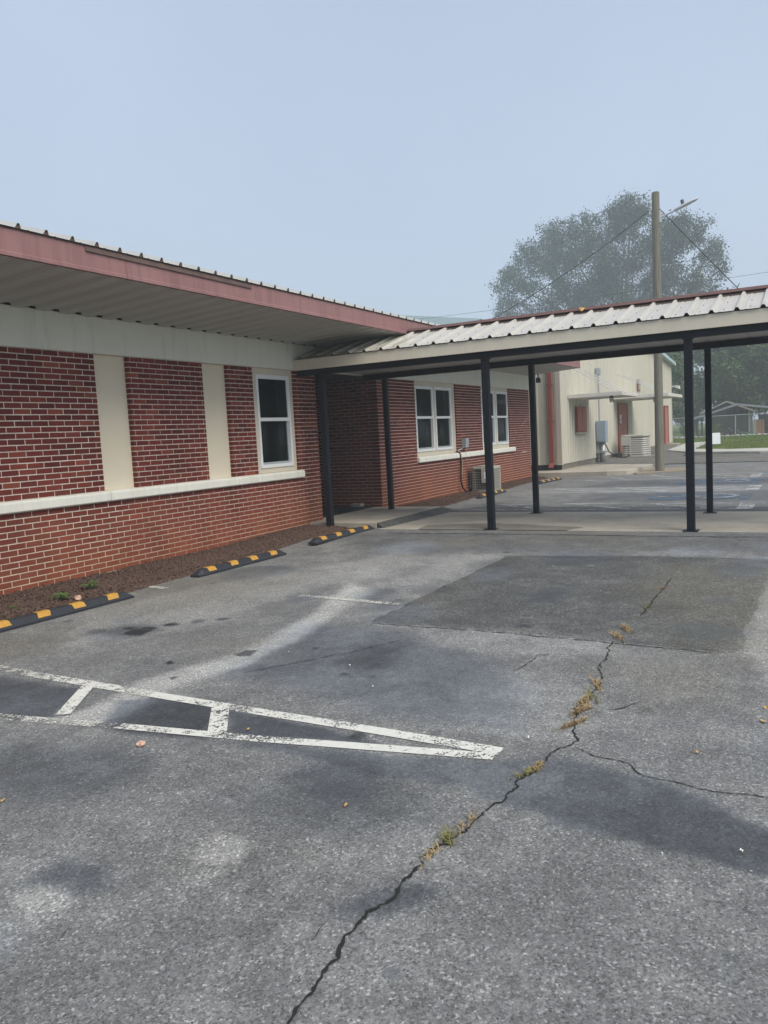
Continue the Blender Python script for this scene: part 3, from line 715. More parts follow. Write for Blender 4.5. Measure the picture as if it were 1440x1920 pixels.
# stucco infill panels and windows
for o in OPEN_A[:2]: MB().box(o[0]-.02, o[1]+.02, .062, .2, 1.02, 2.72).build('infill_panel', M['stucco'], bld)
def window(x0, x1, z0, z1):
    fr = MB(); w = .050; y0, y1 = .012, .10
    fr.box(x0, x0+w, y0, y1, z0, z1).box(x1-w, x1, y0, y1, z0, z1).box(x0+w, x1-w, y0, y1, z1-w, z1).box(x0+w, x1-w, y0, y1, z0, z0+w*1.1)
    wn = fr.build('window', M['vinyl'], bld, bevel=.004)
    zm = z0+(z1-z0)*.522; xa, xb = x0+w, x1-w
    up = MB().box(xa, xb, y0+.008, y0+.042, zm-.028, zm+.028).box(xa, xa+.016, y0+.012, y0+.04, zm+.028, z1-w).box(xb-.016, xb, y0+.012, y0+.04, zm+.028, z1-w).box(xa+.016, xb-.016, y0+.012, y0+.04, z1-w-.016, z1-w)
    up.build('upper_sash', M['vinyl'], wn, bevel=.002)
    s = .028
    lo = MB().box(xa, xa+s, y0+.045, y0+.075, z0+w*1.1, zm-.028).box(xb-s, xb, y0+.045, y0+.075, z0+w*1.1, zm-.028).box(xa+s, xb-s, y0+.045, y0+.075, z0+w*1.1, z0+w*1.1+.035)
    lo.build('lower_sash', M['boxgrey'], wn, bevel=.002)
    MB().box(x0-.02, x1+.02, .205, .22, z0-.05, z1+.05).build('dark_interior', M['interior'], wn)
    MB().box(x1-.20, x1-.10, .14, .15, z0+.02, z1-.02).build('curtain_edge', M['curtain'], wn)
    MB().box(xa+.010, xb-.010, y0+.028, y0+.034, zm+.02, z1-w-.008).build('pane', M['glass'], wn)
    MB().box(xa+.02, xb-.02, y0+.06, y0+.066, z0+w*1.1+.02, zm-.01).build('pane', M['glass'], wn)
def surround(x0, x1, wins):
    mb = mortar_boxes(MB(), x0, x1, 1.02, 2.72, [(a+.01, b-.01, c+.01, d-.01) for a, b, c, d in wins], .035, .2)
    mb.build('window_surround', M['cream'], bld)
    for q in wins: window(*q)
surround(-1.805, -.675, [(-1.70,-.79,1.10,2.60)])
surround(4.035, 6.335, [(4.08,5.03,1.12,2.60), (5.14,6.09,1.12,2.60)])
surround(8.075, 10.265, [(8.13,9.12,1.12,2.60), (9.25,10.20,1.12,2.60)])
# soffit strips, fascia lengths, flashing, roof sheets, vents
EY, EZ0, EZ1 = -1.60, 3.245, 3.475
sof = MB(); sl = math.hypot(1.58, EZ0-3.155)
prof = [(0,.012),(.07,.012),(.105,-.022),(.25,-.022),(.285,.012),(.322,.012)]
vd = Vector((0, -1.575, EZ0+.01-3.157)); vl = vd.length; vd.normalize()
sof.strip(prof, (0,-.024,3.160), (1,0,0), (0,0,1), vd, vl)
sme = sof.mesh('soffit_panel'); sme.materials.append(M['soffit'])
clo = MB().box(.03, .29, -.055, -.026, 3.150, 3.168); cme = clo.mesh('closure'); cme.materials.append(M['dark'])
k = 0; x = -12.0
while x < 12.0:
    o = link('soffit_panel', sme, None, bld, (x, 0, 0)); c = link('closure_strip', cme, None, o, (x, 0, 0)); x += .322
jo = [-12.0, -9.0, -5.93, -2.78, .35, 3.4, 6.45, 9.5, 12.2]
for a, b in zip(jo[:-1], jo[1:]):
    f = MB().box(a+.002, b-.002, EY-.012, EY+.01, EZ0+.035, EZ1).build('fascia', M['fascia'], bld)
    MB().extrude([(-.022,0),(-.022,.032),(-.012,.040),(.03,.040),(.03,0)], (a+.002,EY,EZ0-.004), (0,1,0), (0,0,1), (1,0,0), b-a-.004).build('drip_trim', M['fascia'], f)
    MB().box(a, b, EY-.016, EY+.01, EZ1+.001, EZ1+.014).build('edge_flashing', M['grime_metal'], f)
MB().extrude([(0,0),(-.012,-.045),(-.016,-.045),(-.006,.004)], (-6.45,EY-.012,EZ1), (0,1,0), (0,0,1), (1,-.0,-.003), 2.6).build('loose_flashing', M['grime_metal'], bld)
MB().box(12.17, 12.20, EY, 7, EZ0+.0, EZ1+.0).build('end_fascia', M['fascia'], bld)
SL = .285
def rib_profile(n, sp, h, top=.022, base=.062):
    p = []
    for i in range(n):
        c = (i+.5)*sp
        if i == 0: p.append((0, 0))
        p += [(c-sp*.17-.012, 0), (c-sp*.17, .004), (c-sp*.17+.012, 0)] if 0 else []
        p += [(c-base/2, 0), (c-top/2, h), (c+top/2, h), (c+base/2, 0)]
        m_ = c+sp*.5
        p += [(m_-sp*.16-.015, 0), (m_-sp*.16, .005), (m_-sp*.16+.015, 0)]
        if i == n-1: p.append((n*sp, 0))
    return sorted(set(p))
RP = rib_profile(3, .2945, .040)
rv = Vector((0, 1, SL)); L = rv.length*7.5; rv.normalize()
me = MB().strip(RP, (0, EY-.035, EZ1+.016), (1,0,0), (0,-SL,1), rv, L).mesh('roof_panel'); me.materials.append(M['roof'])
clm = MB()
for i in range(1):
    c = .5*.2945; clm.extrude([(c-.031,0),(c+.031,0),(c+.011,.038),(c-.011,.038)], (0,EY-.030,EZ1+.0165), (1,0,0), (0,0,1), (0,1,0), .02)
clme = clm.mesh('rib_closure'); clme.materials.append(M['grime_metal'])
x = -12.06
while x < 12.0:
    o = link('roof_panel', me, None, bld, (x, 0, 0)); [link('rib_closure', clme, None, o, (x+i*.2945, 0, 0)) for i in range(3)]; x += .8835
MB().add([(-12.1,5.865,5.82),(12.3,5.865,5.82),(12.3,14,3.4),(-12.1,14,3.4)], [(0,1,2,3)]).build('rear_roof', M['roof'], bld)
MB().box(-12, 12.16, 13.2, 13.4, -.2, 3.4).build('rear_wall', M['mortar'], bld)
MB().box(-12.2, -12.005, 0, 13.2, -.2, 3.2).build('end_wall', M['mortar'], bld)
MB().box(11.9, 12.155, .31, 13.2, -.2, 3.2).build('end_wall', M['mortar'], bld)
for i, (vx, lb_) in enumerate(((-1.62, 'low white roof vent poking over the brick building eave'), (4.34, 'white capped roof vent above the eave near the walkway'))):
    zr = EZ1+.016+SL*(2.0-EY)
    t = thing('roof_vent', (vx, 2.0, zr), lb_, 'vent', 'vents on the brick building roof')
    MB().tube([(vx,2,zr-.1),(vx,2,zr+.12)], .06, 12).build('vent_pipe', M['vinyl'], t)
    MB().tube([(vx,2,zr+.09),(vx,2,zr+.12),(vx,2,zr+.17),(vx,2,zr+.19)], [.075,.105,.095,.04], 14).build('vent_cap', M['vinyl'], t, smooth=True)
# hole and pale repairs in the joints near the far end
for (xa, za, n) in ((11.3, 1.62, 4), (11.3, .83, 1)):
    for i in range(n): MB().box(xa+i*.16, xa+i*.16+.2+.3*(n == 1), -.0025, .004, za+i*CO*1.0-.006, za+i*CO-.006+.011).build('mortar_repair', M['vinyl'], bld)

# ------------------------------------------------------------------ covered walkway
can = thing('covered_walkway', (.55, -5, 0), 'walkway canopy with white ribbed metal roof on slim black posts', 'canopy')
YE = -10.2
XF, XB = -.55, 1.72
for i, y in enumerate((-.49, -3.41, -6.30, -9.2)):
    zb = -.05 if y > -1 else .005
    p = MB().box(XF-.052, XF+.052, y-.052, y+.052, zb, 2.598).build('post', M['black'], can, bevel=.008)
    if y < -1: MB().box(XF-.10, XF+.10, y-.10, y+.10, .0045, .012).build('base_plate', M['black'], p)
    MB().box(XF-.09, XF+.09, y-.07, y+.07, 2.59, 2.5995).build('cap_plate', M['black'], p)
    zb = .087 if y > -1 else .005
    p = MB().box(XB-.047, XB+.047, y-.047, y+.047, zb, 2.618).build('post', M['black'], can, bevel=.008)
    if y < -1: MB().box(XB-.10, XB+.10, y-.10, y+.10, .0045, .012).build('base_plate', M['black'], p)
MB().box(XF-.055, XF+.055, YE, -.03, 2.60, 2.70).build('front_beam', M['black'], can, bevel=.005)
MB().box(XB-.055, XB+.055, YE, -.03, 2.62, 2.72).build('rear_beam', M['black'], can, bevel=.005)
MB().box(-.695, -.667, YE, -.024, 2.690, 2.868).build('front_fascia', M['cream'], can, bevel=.003)
MB().box(1.83, 1.858, YE, -.024, 2.690, 2.868).build('rear_fascia', M['cream'], can, bevel=.003)
CP = rib_profile(3, .305, .038, .028, .075)
XR, ZE, ZR = .58, 2.876, 3.262
fv = Vector((XR+.725, 0, ZR-ZE)); fl = fv.length; fv.normalize()
fm = MB().strip(CP, (-.725, 0, ZE), (0,-1,0), (0,0,1), fv, fl).mesh('roof_sheet'); fm.materials.append(M['canroof'])
bv = Vector((-(1.885-XR), 0, ZR-ZE)); bl = bv.length; bv.normalize()
bm_ = MB().strip(CP, (1.885, 0, ZE), (0,-1,0), (0,0,1), bv, bl).mesh('roof_sheet'); bm_.materials.append(M['canroof'])
cm = MB().strip([(u, .35*h) for u, h in CP], (-.66, 0, 2.725), (0,-1,0), (0,0,1), (1,0,0), 2.49).mesh('ceiling_sheet'); cm.materials.append(M['ceil'])
y = -.056
while y > YE+.2:
    link('roof_sheet', fm, None, can, (0, y, 0)); link('roof_sheet', bm_, None, can, (0, y-.003, 0)); link('ceiling_sheet', cm, None, can, (0, y, 0)); y -= .915
yend = y
sc = MB()                                               # screw heads
for yy in np.arange(-.2, yend, -.1525):
    for t in (.12, .5, .86):
        c = Vector((-.725, yy+random.uniform(-.01, .01), ZE)) + fv*fl*t; sc.box(c.x-.006, c.x+.006, c.y-.006, c.y+.006, c.z+.001, c.z+.007)
sc.build('screw_heads', M['grime_metal'], can)
MB().extrude([(-.115,.004),(-.110,.012),(-.012,.062),(.012,.062),(.110,.012),(.115,.004),(.0,.05)], (XR,-1.585,ZR+.012), (1,0,0), (0,0,1), (0,-1,0), -1.585-yend).build('ridge_cap', M['ridge'], can)
MB().extrude([(-.135,-.03),(0,.035),(.135,-.03)], (XR,-1.59,ZR+.0), (1,0,0), (0,0,1), (0,-1,0), -1.59-yend).build('ridge_closure', M['grime_metal'], can)
tag(MB().add([(.44,-4.62,3.262),(.50,-4.58,3.30),(.47,-4.69,3.31),(.40,-4.66,3.255),(.46,-4.60,3.325),(.52,-4.66,3.285)], [(0,1,4),(4,1,5),(2,4,5),(3,4,2),(0,4,3)]).build('fallen_leaf', M['dryleaf']), 'curled brown leaf caught on the red ridge cap of the canopy', 'leaf')

# rubber mat in the recess, a loose concrete block
tag(MB().box(.04, 2.24, .16, 5.6, .0852, .094).build('door_mat', M['mat'], bevel=.003), 'black rubber mat covering the floor of the dark entrance', 'mat')  # black mat lengthened to cut bounced light and darken the recess
tag(MB().box(2.10, 2.262, .42, .66, .0945, .16).build('concrete_block', M['concrete'], bevel=.01), 'small loose concrete block against the dark entrance wall', 'block')

# ------------------------------------------------------------------ wheel stops
def wheel_stop(loc, rz, label):
    t = thing('wheel_stop', loc, label, 'wheel stop', 'rubber wheel stops along the buildings', rz)
    Lh, n = .89, 9
    P = [(-.072,0),(-.072,.024),(-.038,.080),(-.028,.086),(.028,.086),(.038,.080),(.072,.024),(.072,0)]
    b = MB(); rings = []
    stations = [(-Lh, .30), (-Lh+.005, .32), (-Lh+.10, 1), (Lh-.10, 1), (Lh-.005, .32), (Lh, .30)]
    for x, s in stations: rings.append([(x, y, min(z, .086*s) if z > .024 else z) for y, z in P])
    v = [q for r in rings for q in r]; m_ = len(P); f = []
    for i in range(len(rings)-1):
        for k_ in range(m_): f.append((i*m_+k_, i*m_+(k_+1) % m_, (i+1)*m_+(k_+1) % m_, (i+1)*m_+k_))
    f += [tuple(range(m_)), tuple((len(rings)-1)*m_+k_ for k_ in range(m_-1, -1, -1))]
    b.add(v, f).build('body', M['rubber'], t, bevel=.004, local=True)
    for i, cx in enumerate((-.62, -.21, .21, .62)):
        w = .070; sk = .03*(1 if i % 2 else -1)
        q = [(-.0625,.0415),(-.0390,.0810),(-.028,.0866),(.028,.0866),(.0390,.0810),(.0625,.0415)]
        va = []
        for j, (yy, zz) in enumerate(q):
            s = sk*(1-abs(yy)/.07)*(1 if yy < 0 else 1)
            va += [(cx-w+s, yy*1.02, zz+.001), (cx+w+s, yy*1.02, zz+.001)]
        MB().add(va, [(2*j, 2*j+1, 2*j+3, 2*j+2) for j in range(len(q)-1)]).build('yellow_strip', M['yellow'], t, local=True)
    return t
wheel_stop((-6.92,-1.36,gzf(-6.9)), R(-1.2), 'nearest black and yellow wheel stop, cut by the picture edge')
wheel_stop((-3.98,-1.27,gzf(-3.98)), R(-.6), 'middle black and yellow wheel stop in front of the mulch bed')
wheel_stop((-1.46,-1.29,gzf(-1.46)-.004), R(-.4), 'black and yellow wheel stop beside the raised entrance landing')
wheel_stop((6.13,-.92,gzf(6.1)), R(.6), 'black and yellow wheel stop in front of the grey condenser')
wheel_stop((10.45,-1.08,gzf(10.4)), R(-3), 'farthest black and yellow wheel stop near the metal building')

# ------------------------------------------------------------------ condenser by the brick wall and its wiring
def rounded_rect(x0, x1, y0, y1, r, n=5):
    out = []
    for cx, cy, a0 in ((x1-r, y0+r, -90), (x1-r, y1-r, 0), (x0+r, y1-r, 90), (x0+r, y0+r, 180)):
        for i in range(n+1):
            t = R(a0+90*i/n); out.append((cx+r*math.cos(t), cy+r*math.sin(t)))
    return out
ac = thing('condenser_unit', (7.1,-.42,-.04), 'grey wire-guarded air conditioning condenser beside the brick wall', 'condenser')
x0, x1, y0, y1 = 6.80, 7.44, -.72, -.12; zb = -.02
MB().box(6.66, 7.6, -.84, -.04, -.12, -.015).build('pad', M['concrete_dark'], ac, bevel=.01)
MB().prism(rounded_rect(x0+.05, x1-.03, y0+.03, y1-.03, .10), zb+.04, .57).build('coil', M['acdark'], ac)
MB().prism(rounded_rect(x0, x1, y0, y1, .11), zb, zb+.045).build('base_pan', M['acgrey'], ac, bevel=.004)
tp = MB().prism(rounded_rect(x0-.006, x1+.006, y0-.006, y1+.006, .115), .57, .625).build('top_cover', M['acgrey'], ac, bevel=.01)
MB().tube([(7.12,-.42,.622),(7.12,-.42,.632)], .25, 24).build('fan_opening', M['acdark'], tp)
g = MB()
for r_ in (.06, .12, .18, .24): g.tube([(7.12+r_*math.cos(R(t)), -.43+r_*math.sin(R(t)), .64) for t in range(0, 361, 20)], .005, 5, False)
for t in range(0, 180, 30): g.tube([(7.12-.25*math.cos(R(t)), -.43-.25*math.sin(R(t)), .64), (7.12+.25*math.cos(R(t)), -.43+.25*math.sin(R(t)), .64)], .004, 4)
g.build('fan_guard', M['acgrey'], tp)
rr = rounded_rect(x0+.02, x1, y0, y1, .11, 4)
g = MB()
for z in np.linspace(.06, .55, 9): g.tube([(a, b, z) for a, b in rr]+[(rr[0][0], rr[0][1], z)], .005, 4, False)
for a, b in rr[::1]: g.tube([(a, b, zb+.04), (a, b, .57)], .005, 4)
for t in np.linspace(0, 1, 11)[1:-1]: g.tube([(x0+.13+t*(x1-x0-.24), y0, zb+.04), (x0+.13+t*(x1-x0-.24), y0, .57)], .004, 4)
g.build('wire_guard', M['acgrey'], ac)
MB().box(x0-.03, x0+.06, y0+.02, y0+.30, .22, .568).build('service_panel', M['acgrey'], ac, bevel=.006)
MB().box(x0-.033, x0-.031, y0+.10, y0+.22, .33, .50).build('rating_label', M['signwhite'], ac)
bx = thing('disconnect_box', (6.72, 0, 1.14), 'small grey electrical disconnect box on the brick wall above the condenser', 'electrical box')
MB().box(6.60, 6.80, -.11, -.003, 1.13, 1.36).build('case', M['boxgrey'], bx, bevel=.006)
MB().box(6.598, 6.802, -.118, -.111, 1.20, 1.365).build('cover', M['boxgrey'], bx, bevel=.003)
MB().tube([(6.35,-.005,1.07),(6.42,-.05,1.10),(6.54,-.06,1.13),(6.62,-.05,1.15)], .014, 8).build('conduit', M['galv'], bx)
MB().tube([(6.70,-.06,1.13),(6.73,-.05,.95),(6.80,-.06,.7),(6.93,-.06,.48),(6.94,-.07,.30),(6.90,-.06,.12),(6.98,-.2,.10),(7.05,-.3,.15)], .010, 8).build('whip', M['galv'], bx)
ls = thing('refrigerant_lines', (6.3,-.05,0), 'black insulated refrigerant lines drooping down the brick wall', 'pipe')
MB().tube([(6.24,0,1.06),(6.30,-.05,1.02),(6.36,-.06,.85),(6.35,-.06,.6),(6.28,-.07,.35),(6.33,-.09,.15),(6.5,-.12,.02),(6.75,-.2,-.0),(6.95,-.35,.05)], .022, 10).build('insulated_line', M['cable'], ls, smooth=True)
MB().tube([(6.24,0,1.08),(6.31,-.08,1.03),(6.35,-.10,.80),(6.31,-.10,.52),(6.30,-.10,.45)], .010, 8).build('bare_line', M['copper'], ls, smooth=True)
fl_ = thing('flood_lamp', (12.05,-.35,2.95), 'small black lamp hanging at the far end of the brick eave', 'lamp')
MB().tube([(12.05,-.35,3.16),(12.05,-.35,3.05)], .02, 8).build('stem', M['black'], fl_)
MB().tube([(12.05,-.35,3.06),(12.05,-.35,3.04),(12.05,-.35,2.90)], [.03,.07,.075], 12).build('lamp_body', M['black'], fl_)

# ------------------------------------------------------------------ small things on the ground
def weed(loc, n, h, label, seed):
    rg = random.Random(seed); t = thing('weed', loc, label, 'plant', 'weeds in the mulch bed')
    MB().tube([(0,0,-.02),(0,0,h*.5)], .006, 6).build('stem', M['leaf_near'], t, local=True)
    lf = MB()
    for i in range(n):
        a = i*2.4+rg.random()*.5; L = h*rg.uniform(.7, 1.1); up = rg.uniform(.15, .95); w = L*.30
        d = Vector((math.cos(a), math.sin(a), 0)); s = Vector((-d.y, d.x, 0)); z0 = h*(.12+.45*i/n)
        p = [Vector((0,0,z0)), d*L*.35+Vector((0,0,z0+L*.30*up)), d*L*.72+Vector((0,0,z0+L*.36*up)), d*L+Vector((0,0,z0+L*.12*up))]
        ws = [.006, w*.8, w*.75, .002]; b = []
        for q, ww in zip(p, ws): b += [q-s*ww/2-Vector((0,0,ww*.18)), q+Vector((0,0,0)), q+s*ww/2-Vector((0,0,ww*.18))]
        lf.add(b, [f for j in range(3) for f in ((3*j, 3*j+1, 3*j+4, 3*j+3), (3*j+1, 3*j+2, 3*j+5, 3*j+4))])
    lf.build('leaves', M['leaf_near'], t, local=True, smooth=True)
weed((-6.44,-.82,-.02), 13, .125, 'bushy green weed left of the pale stone in the mulch', 1)
weed((-5.94,-.70,-.01), 11, .14, 'spiky olive weed against the brick wall in the mulch', 2)
weed((-6.95,-.73,-.03), 6, .085, 'smallest flat weed near the left picture edge', 3)
def rock(loc, s, label, mat='pinkstone', seed=0):
    rg = np.random.default_rng(seed); bm = bmesh.new(); bmesh.ops.create_icosphere(bm, subdivisions=2, radius=1)
    for v in bm.verts:
        n = Vector(rg.normal(0, .10, 3)); v.co = Vector((v.co.x*s[0], v.co.y*s[1], v.co.z*s[2]))*(1+.6*(rg.random()-.5)) + n*min(s)*.5
    me = bpy.data.meshes.new('stone'); bm.to_mesh(me); bm.free()
    return tag(link('stone', me, M[mat], None, loc), label, 'stone')
rock((-9.16,-4.66,-.037), (.022,.020,.016), 'pinkish stone lying on the asphalt by the painted hatching', seed=4)
rock((-6.37,-1.0,.0), (.030,.034,.028), 'pale pink stone on the mulch beside a weed', seed=5)
def gleaf(x, y, s, seed, label, grp, mat='dryleaf', name='fallen_leaf', cat='leaf'):
    rg = random.Random(seed); z = float(asph_z(np.array(x), np.array(y)))+.006; n = 9; v = [(x, y, z+.012*rg.random())]
    a0 = rg.random()*6.28
    for i in range(n):
        t = 6.283*i/n; rr_ = s*(.45+.55*abs(math.cos(t)))*rg.uniform(.7, 1.1)
        v.append((x+rr_*math.cos(t+a0), y+rr_*.7*math.sin(t+a0), z+.012*rg.random()))
    tag(MB().add(v, [(0, i+1, (i+1) % n+1) for i in range(n)]).build(name, M[mat]), label, cat, grp)
for i, (x, y) in enumerate([(-8.78,-5.07),(-9.36,-6.03),(-8.28,-7.3),(-7.54,-7.55),(-7.75,-7.55),(-9.9,-4.55)]):
    gleaf(x, y, .016 if i != 4 else .026, 30+i, 'dry tan leaf lying flat on the grey asphalt', 'dry leaves on the parking lot')
for i, (x, y) in enumerate([(-4.67,-6.02),(-6.8,-5.47),(-7.54,-4.98),(-7.9,-5.36),(-9.27,-7.3),(-9.14,-7.55),(-9.27,-7.59),(-7.38,-4.36),(-8.37,-6.51),(-3.1,-3.2),(-2.2,-2.4),(-4.1,-4.4),(-3.4,-5.2)]):
    gleaf(x, y, .009, 60+i, 'tiny pale scrap of litter on the asphalt', 'pale litter scraps on the parking lot', 'paper', 'litter_scrap', 'litter')
def tuft(x, y, n, h, spread, ang, seed, green):
    rg = random.Random(seed); b = MB(); z = float(asph_z(np.array(x), np.array(y)))
    for i in range(n):
        t = rg.gauss(0, .5); bx_, by_ = x+spread*t*math.cos(ang)+rg.gauss(0, .008), y+spread*t*math.sin(ang)+rg.gauss(0, .008)
        a = rg.random()*6.283; L = h*rg.uniform(.4, 1.2); ln = rg.uniform(.3, 1.3)
        d = Vector((math.cos(a)*ln, math.sin(a)*ln, 1)).normalized(); s = Vector((-math.sin(a), math.cos(a), 0))*.0022
        p0 = Vector((bx_, by_, z)); p1 = p0+d*L*.6; p2 = p0+d*L+Vector((math.cos(a), math.sin(a), -.5))*L*.3
        b.add([p0-s, p0+s, p1+s, p1-s, p2], [(0,1,2,3),(3,2,4)])
    tag(b.build('grass_tuft', M['straw_green' if green else 'straw']), 'dry tuft of grass growing out of the long crack', 'grass tuft', 'grass tufts in the asphalt crack')
for i, (x, y, sp, gr) in enumerate([(-9.57,-6.53,.09,0),(-9.46,-6.545,.06,1),(-8.78,-6.635,.07,1),(-8.69,-6.66,.04,0),(-7.62,-6.64,.12,1),(-7.9,-6.66,.10,0),(-5.25,-6.55,.14,1),(-6.05,-6.53,.12,0),(-4.43,-6.54,.10,0),(-7.75,-6.64,.16,0),(-7.45,-6.64,.12,0),(-8.1,-6.67,.10,0),(-9.3,-6.56,.10,0),(-6.3,-6.515,.14,0)]):
    tuft(x, y, (45, 110, 70, 140)[i % 4], (.028, .040, .033)[i % 3]+.012*(x > -8), sp, (.0, .5, -.4)[i % 3], 80+i, gr)

# ------------------------------------------------------------------ metal building behind
mb_ = thing('metal_building', (26, -.38, .2), 'cream ribbed metal building with red doors behind the walkway', 'building')
X0, X1, Y0, ZB = 14.2, 38.0, -.38, .28
MP = rib_profile(3, .305, .030, .03, .09)
def rake(x): return 4.95 + .067*min(x-X0, X1-x) - .05
xx = X0
while xx < X1-.05:
    w = min(.915, X1-xx); h0 = rake(xx); 
    v = []; pr = [q for q in MP if q[0] <= w+1e-6]
    for u, d in pr: v += [(xx+u, Y0-d, ZB), (xx+u, Y0-d, rake(xx+u))]
    MB().add(v, [(2*i, 2*i+2, 2*i+3, 2*i+1) for i in range(len(pr)-1)]).build('wall_panel', M['siding'], mb_); xx += .915
yy = Y0
while yy < 9:
    v = []
    for u, d in MP: v += [(X0-d, yy+u, ZB), (X0-d, yy+u, 4.9)]
    MB().add(v, [(2*i, 2*i+2, 2*i+3, 2*i+1) for i in range(len(MP)-1)]).build('wall_panel', M['siding'], mb_); yy += .915
MB().box(X0-.045, X0+.10, Y0-.045, Y0+.10, ZB-.02, 4.9).build('corner_trim', M['siding'], mb_)
MB().box(X0-.050, X0-.046, Y0-.048, Y0+.12, ZB-.02, 4.9).build('corner_flashing', M['siding_trim'], mb_)
MB().box(X1-.05, X1+.02, Y0-.04, Y0+.1, ZB-.02, rake(X1)).build('corner_trim', M['siding'], mb_)
MB().box(X0+.02, X1-.02, Y0+.02, 9, -.1, ZB-.001).build('foundation', M['concrete_dark'], mb_)
MB().box(X0-.01, X0+.02, Y0-.02, 9, .12, ZB-.022).build('base_rail', M['dark'], mb_)
MB().box(X1-.1, X1, Y0+.11, 9, ZB, 4.85).build('far_wall', M['siding'], mb_)
xm = (X0+X1)/2; zt = rake(xm)+.06
MB().add([(X0-.3,Y0-.25,4.93),(xm,Y0-.25,zt+.07),(xm,12,zt+.07),(X0-.3,12,4.93),(X1+.3,Y0-.25,4.93),(X1+.3,12,4.93)], [(0,1,2,3),(1,4,5,2)]).build('roof', M['bluetrim'], mb_)
for xa, za, xb, zb2 in ((X0-.3, 4.93, xm, zt+.07), (xm, zt+.07, X1+.3, 4.93)):
    MB().add([(xa,Y0-.26,za-.16),(xb,Y0-.26,zb2-.16),(xb,Y0-.26,zb2+.01),(xa,Y0-.26,za+.01),(xa,Y0-.02,za-.16),(xb,Y0-.02,zb2-.16),(xb,Y0-.02,zb2-.005),(xa,Y0-.02,za-.005)],
             [(0,1,2,3),(0,4,5,1),(3,2,6,7),(0,3,7,4),(1,5,6,2)]).build('rake_trim', M['bluetrim'], mb_)
dp = MB().box(X0-.15, X0-.048, -.17, -.03, .34, 4.85).build('downspout', M['redmetal'], mb_, bevel=.01)
MB().add([(X0-.15,-.17,.34),(X0-.048,-.17,.34),(X0-.048,-.03,.34),(X0-.15,-.03,.34),(X0-.32,-.17,.20),(X0-.25,-.17,.16),(X0-.25,-.03,.16),(X0-.32,-.03,.20)], [(0,1,5,4),(1,2,6,5),(2,3,7,6),(3,0,4,7)]).build('spout_outlet', M['redmetal'], dp)
for z in (1.7, 2.9, 4.1): MB().box(X0-.155, X0-.046, -.21, .01, z, z+.03).build('strap', M['redmetal'], dp)
# red shutter, doors, louvre
w_ = MB().box(16.08, 17.40, Y0-.09, Y0-.033, 1.30, 2.20).build('shuttered_window', M['redmetal'], mb_)
for a, b in ((16.12, 16.72), (16.76, 17.36)): MB().box(a, b, Y0-.11, Y0-.091, 1.35, 2.16).build('shutter', M['door'], w_, bevel=.004)
MB().box(16.04, 17.46, Y0-.16, Y0-.033, 1.25, 1.296).build('window_ledge', M['siding_trim'], w_)
def mdoor(x0, x1, n, note):
    d = MB().box(x0, x0+.07, Y0-.10, Y0-.033, ZB, 2.42).box(x1-.07, x1, Y0-.10, Y0-.033, ZB, 2.42).box(x0+.07, x1-.07, Y0-.10, Y0-.033, 2.35, 2.42).build('door', M['redmetal'], mb_)
    w = (x1-x0-.14)/n
    for i in range(n):
        a = x0+.07+i*w
        MB().box(a+.008, a+w-.008, Y0-.075, Y0-.04, ZB+.02, 2.345).build('door_leaf', M['door'], d, bevel=.004)
    MB().tube([(x0+.07+w-.12, Y0-.08, 1.25), (x0+.07+w-.12, Y0-.13, 1.25), (x0+.07+w-.02, Y0-.13, 1.25)], .018, 8).build('door_handle', M['galv'], d)
    if note: MB().box(x0+.34, x0+.60, Y0-.079, Y0-.076, 1.55, 1.92).build('notice', M['signwhite'], d); MB().box(x0+.40, x0+.54, Y0-.081, Y0-.0795, 1.62, 1.75).build('notice_print', M['inkgrey'], d)
    MB().box(x0-.1, x1+.1, Y0-.7, Y0-.02, .12, ZB-.005).build('door_step', M['concrete'], d)
mdoor(22.9, 24.8, 2, True); mdoor(35.0, 36.25, 1, False)
lv = MB().box(27.42, 28.08, Y0-.07, Y0-.033, 3.05, 3.58).build('louvre_vent', M['redmetal'], mb_)
for i in range(5): MB().add([(27.48,Y0-.075,3.10+i*.09),(28.02,Y0-.075,3.10+i*.09),(28.02,Y0-.10,3.15+i*.09),(27.48,Y0-.10,3.15+i*.09)], [(0,1,2,3)]).build('slat', M['vinyl'], lv)
def awning(x0, x1, yo, z, label):
    t = thing('door_awning', ((x0+x1)/2, Y0, z), label, 'awning', 'flat awnings on the metal building')
    MB().box(x0+.03, x1-.03, yo+.03, Y0-.035, z-.02, z+.02).build('panel', M['awning'], t)
    MB().box(x0, x0+.028, yo, Y0-.033, z-.07, z+.055).box(x1-.028, x1, yo, Y0-.033, z-.07, z+.055).box(x0+.028, x1-.028, yo, yo+.028, z-.07, z+.055).build('gutter_edge', M['awning'], t, bevel=.004)
    for f in (.12, .5, .88):
        x = x0+f*(x1-x0); MB().tube([(x, Y0-.03, z+1.02), (x, yo+.25, z+.04)], .016, 6).build('tie_rod', M['galv'], t)
    xl = (x0+x1)/2+.3; yl = (yo+Y0)/2-.2
    l = MB().tube([(xl, yl, z-.02), (xl, yl, z-.09)], .06, 10).build('lamp_base', M['black'], t)
    MB().tube([(xl, yl, z-.09), (xl, yl, z-.22)], [.05, .045], 10).build('jar_globe', M['vinyl'], l)
    g = MB()
    for k_ in range(6):
        a = k_*math.pi/3; g.tube([(xl+.065*math.cos(a), yl+.065*math.sin(a), z-.09), (xl+.06*math.cos(a), yl+.06*math.sin(a), z-.25)], .007, 4)
    g.build('lamp_cage', M['black'], l)
awning(15.2, 18.0, -2.2, 2.54, 'nearer white awning over the red shuttered window')
awning(22.2, 26.2, -2.6, 2.62, 'farther white awning over the red double door')
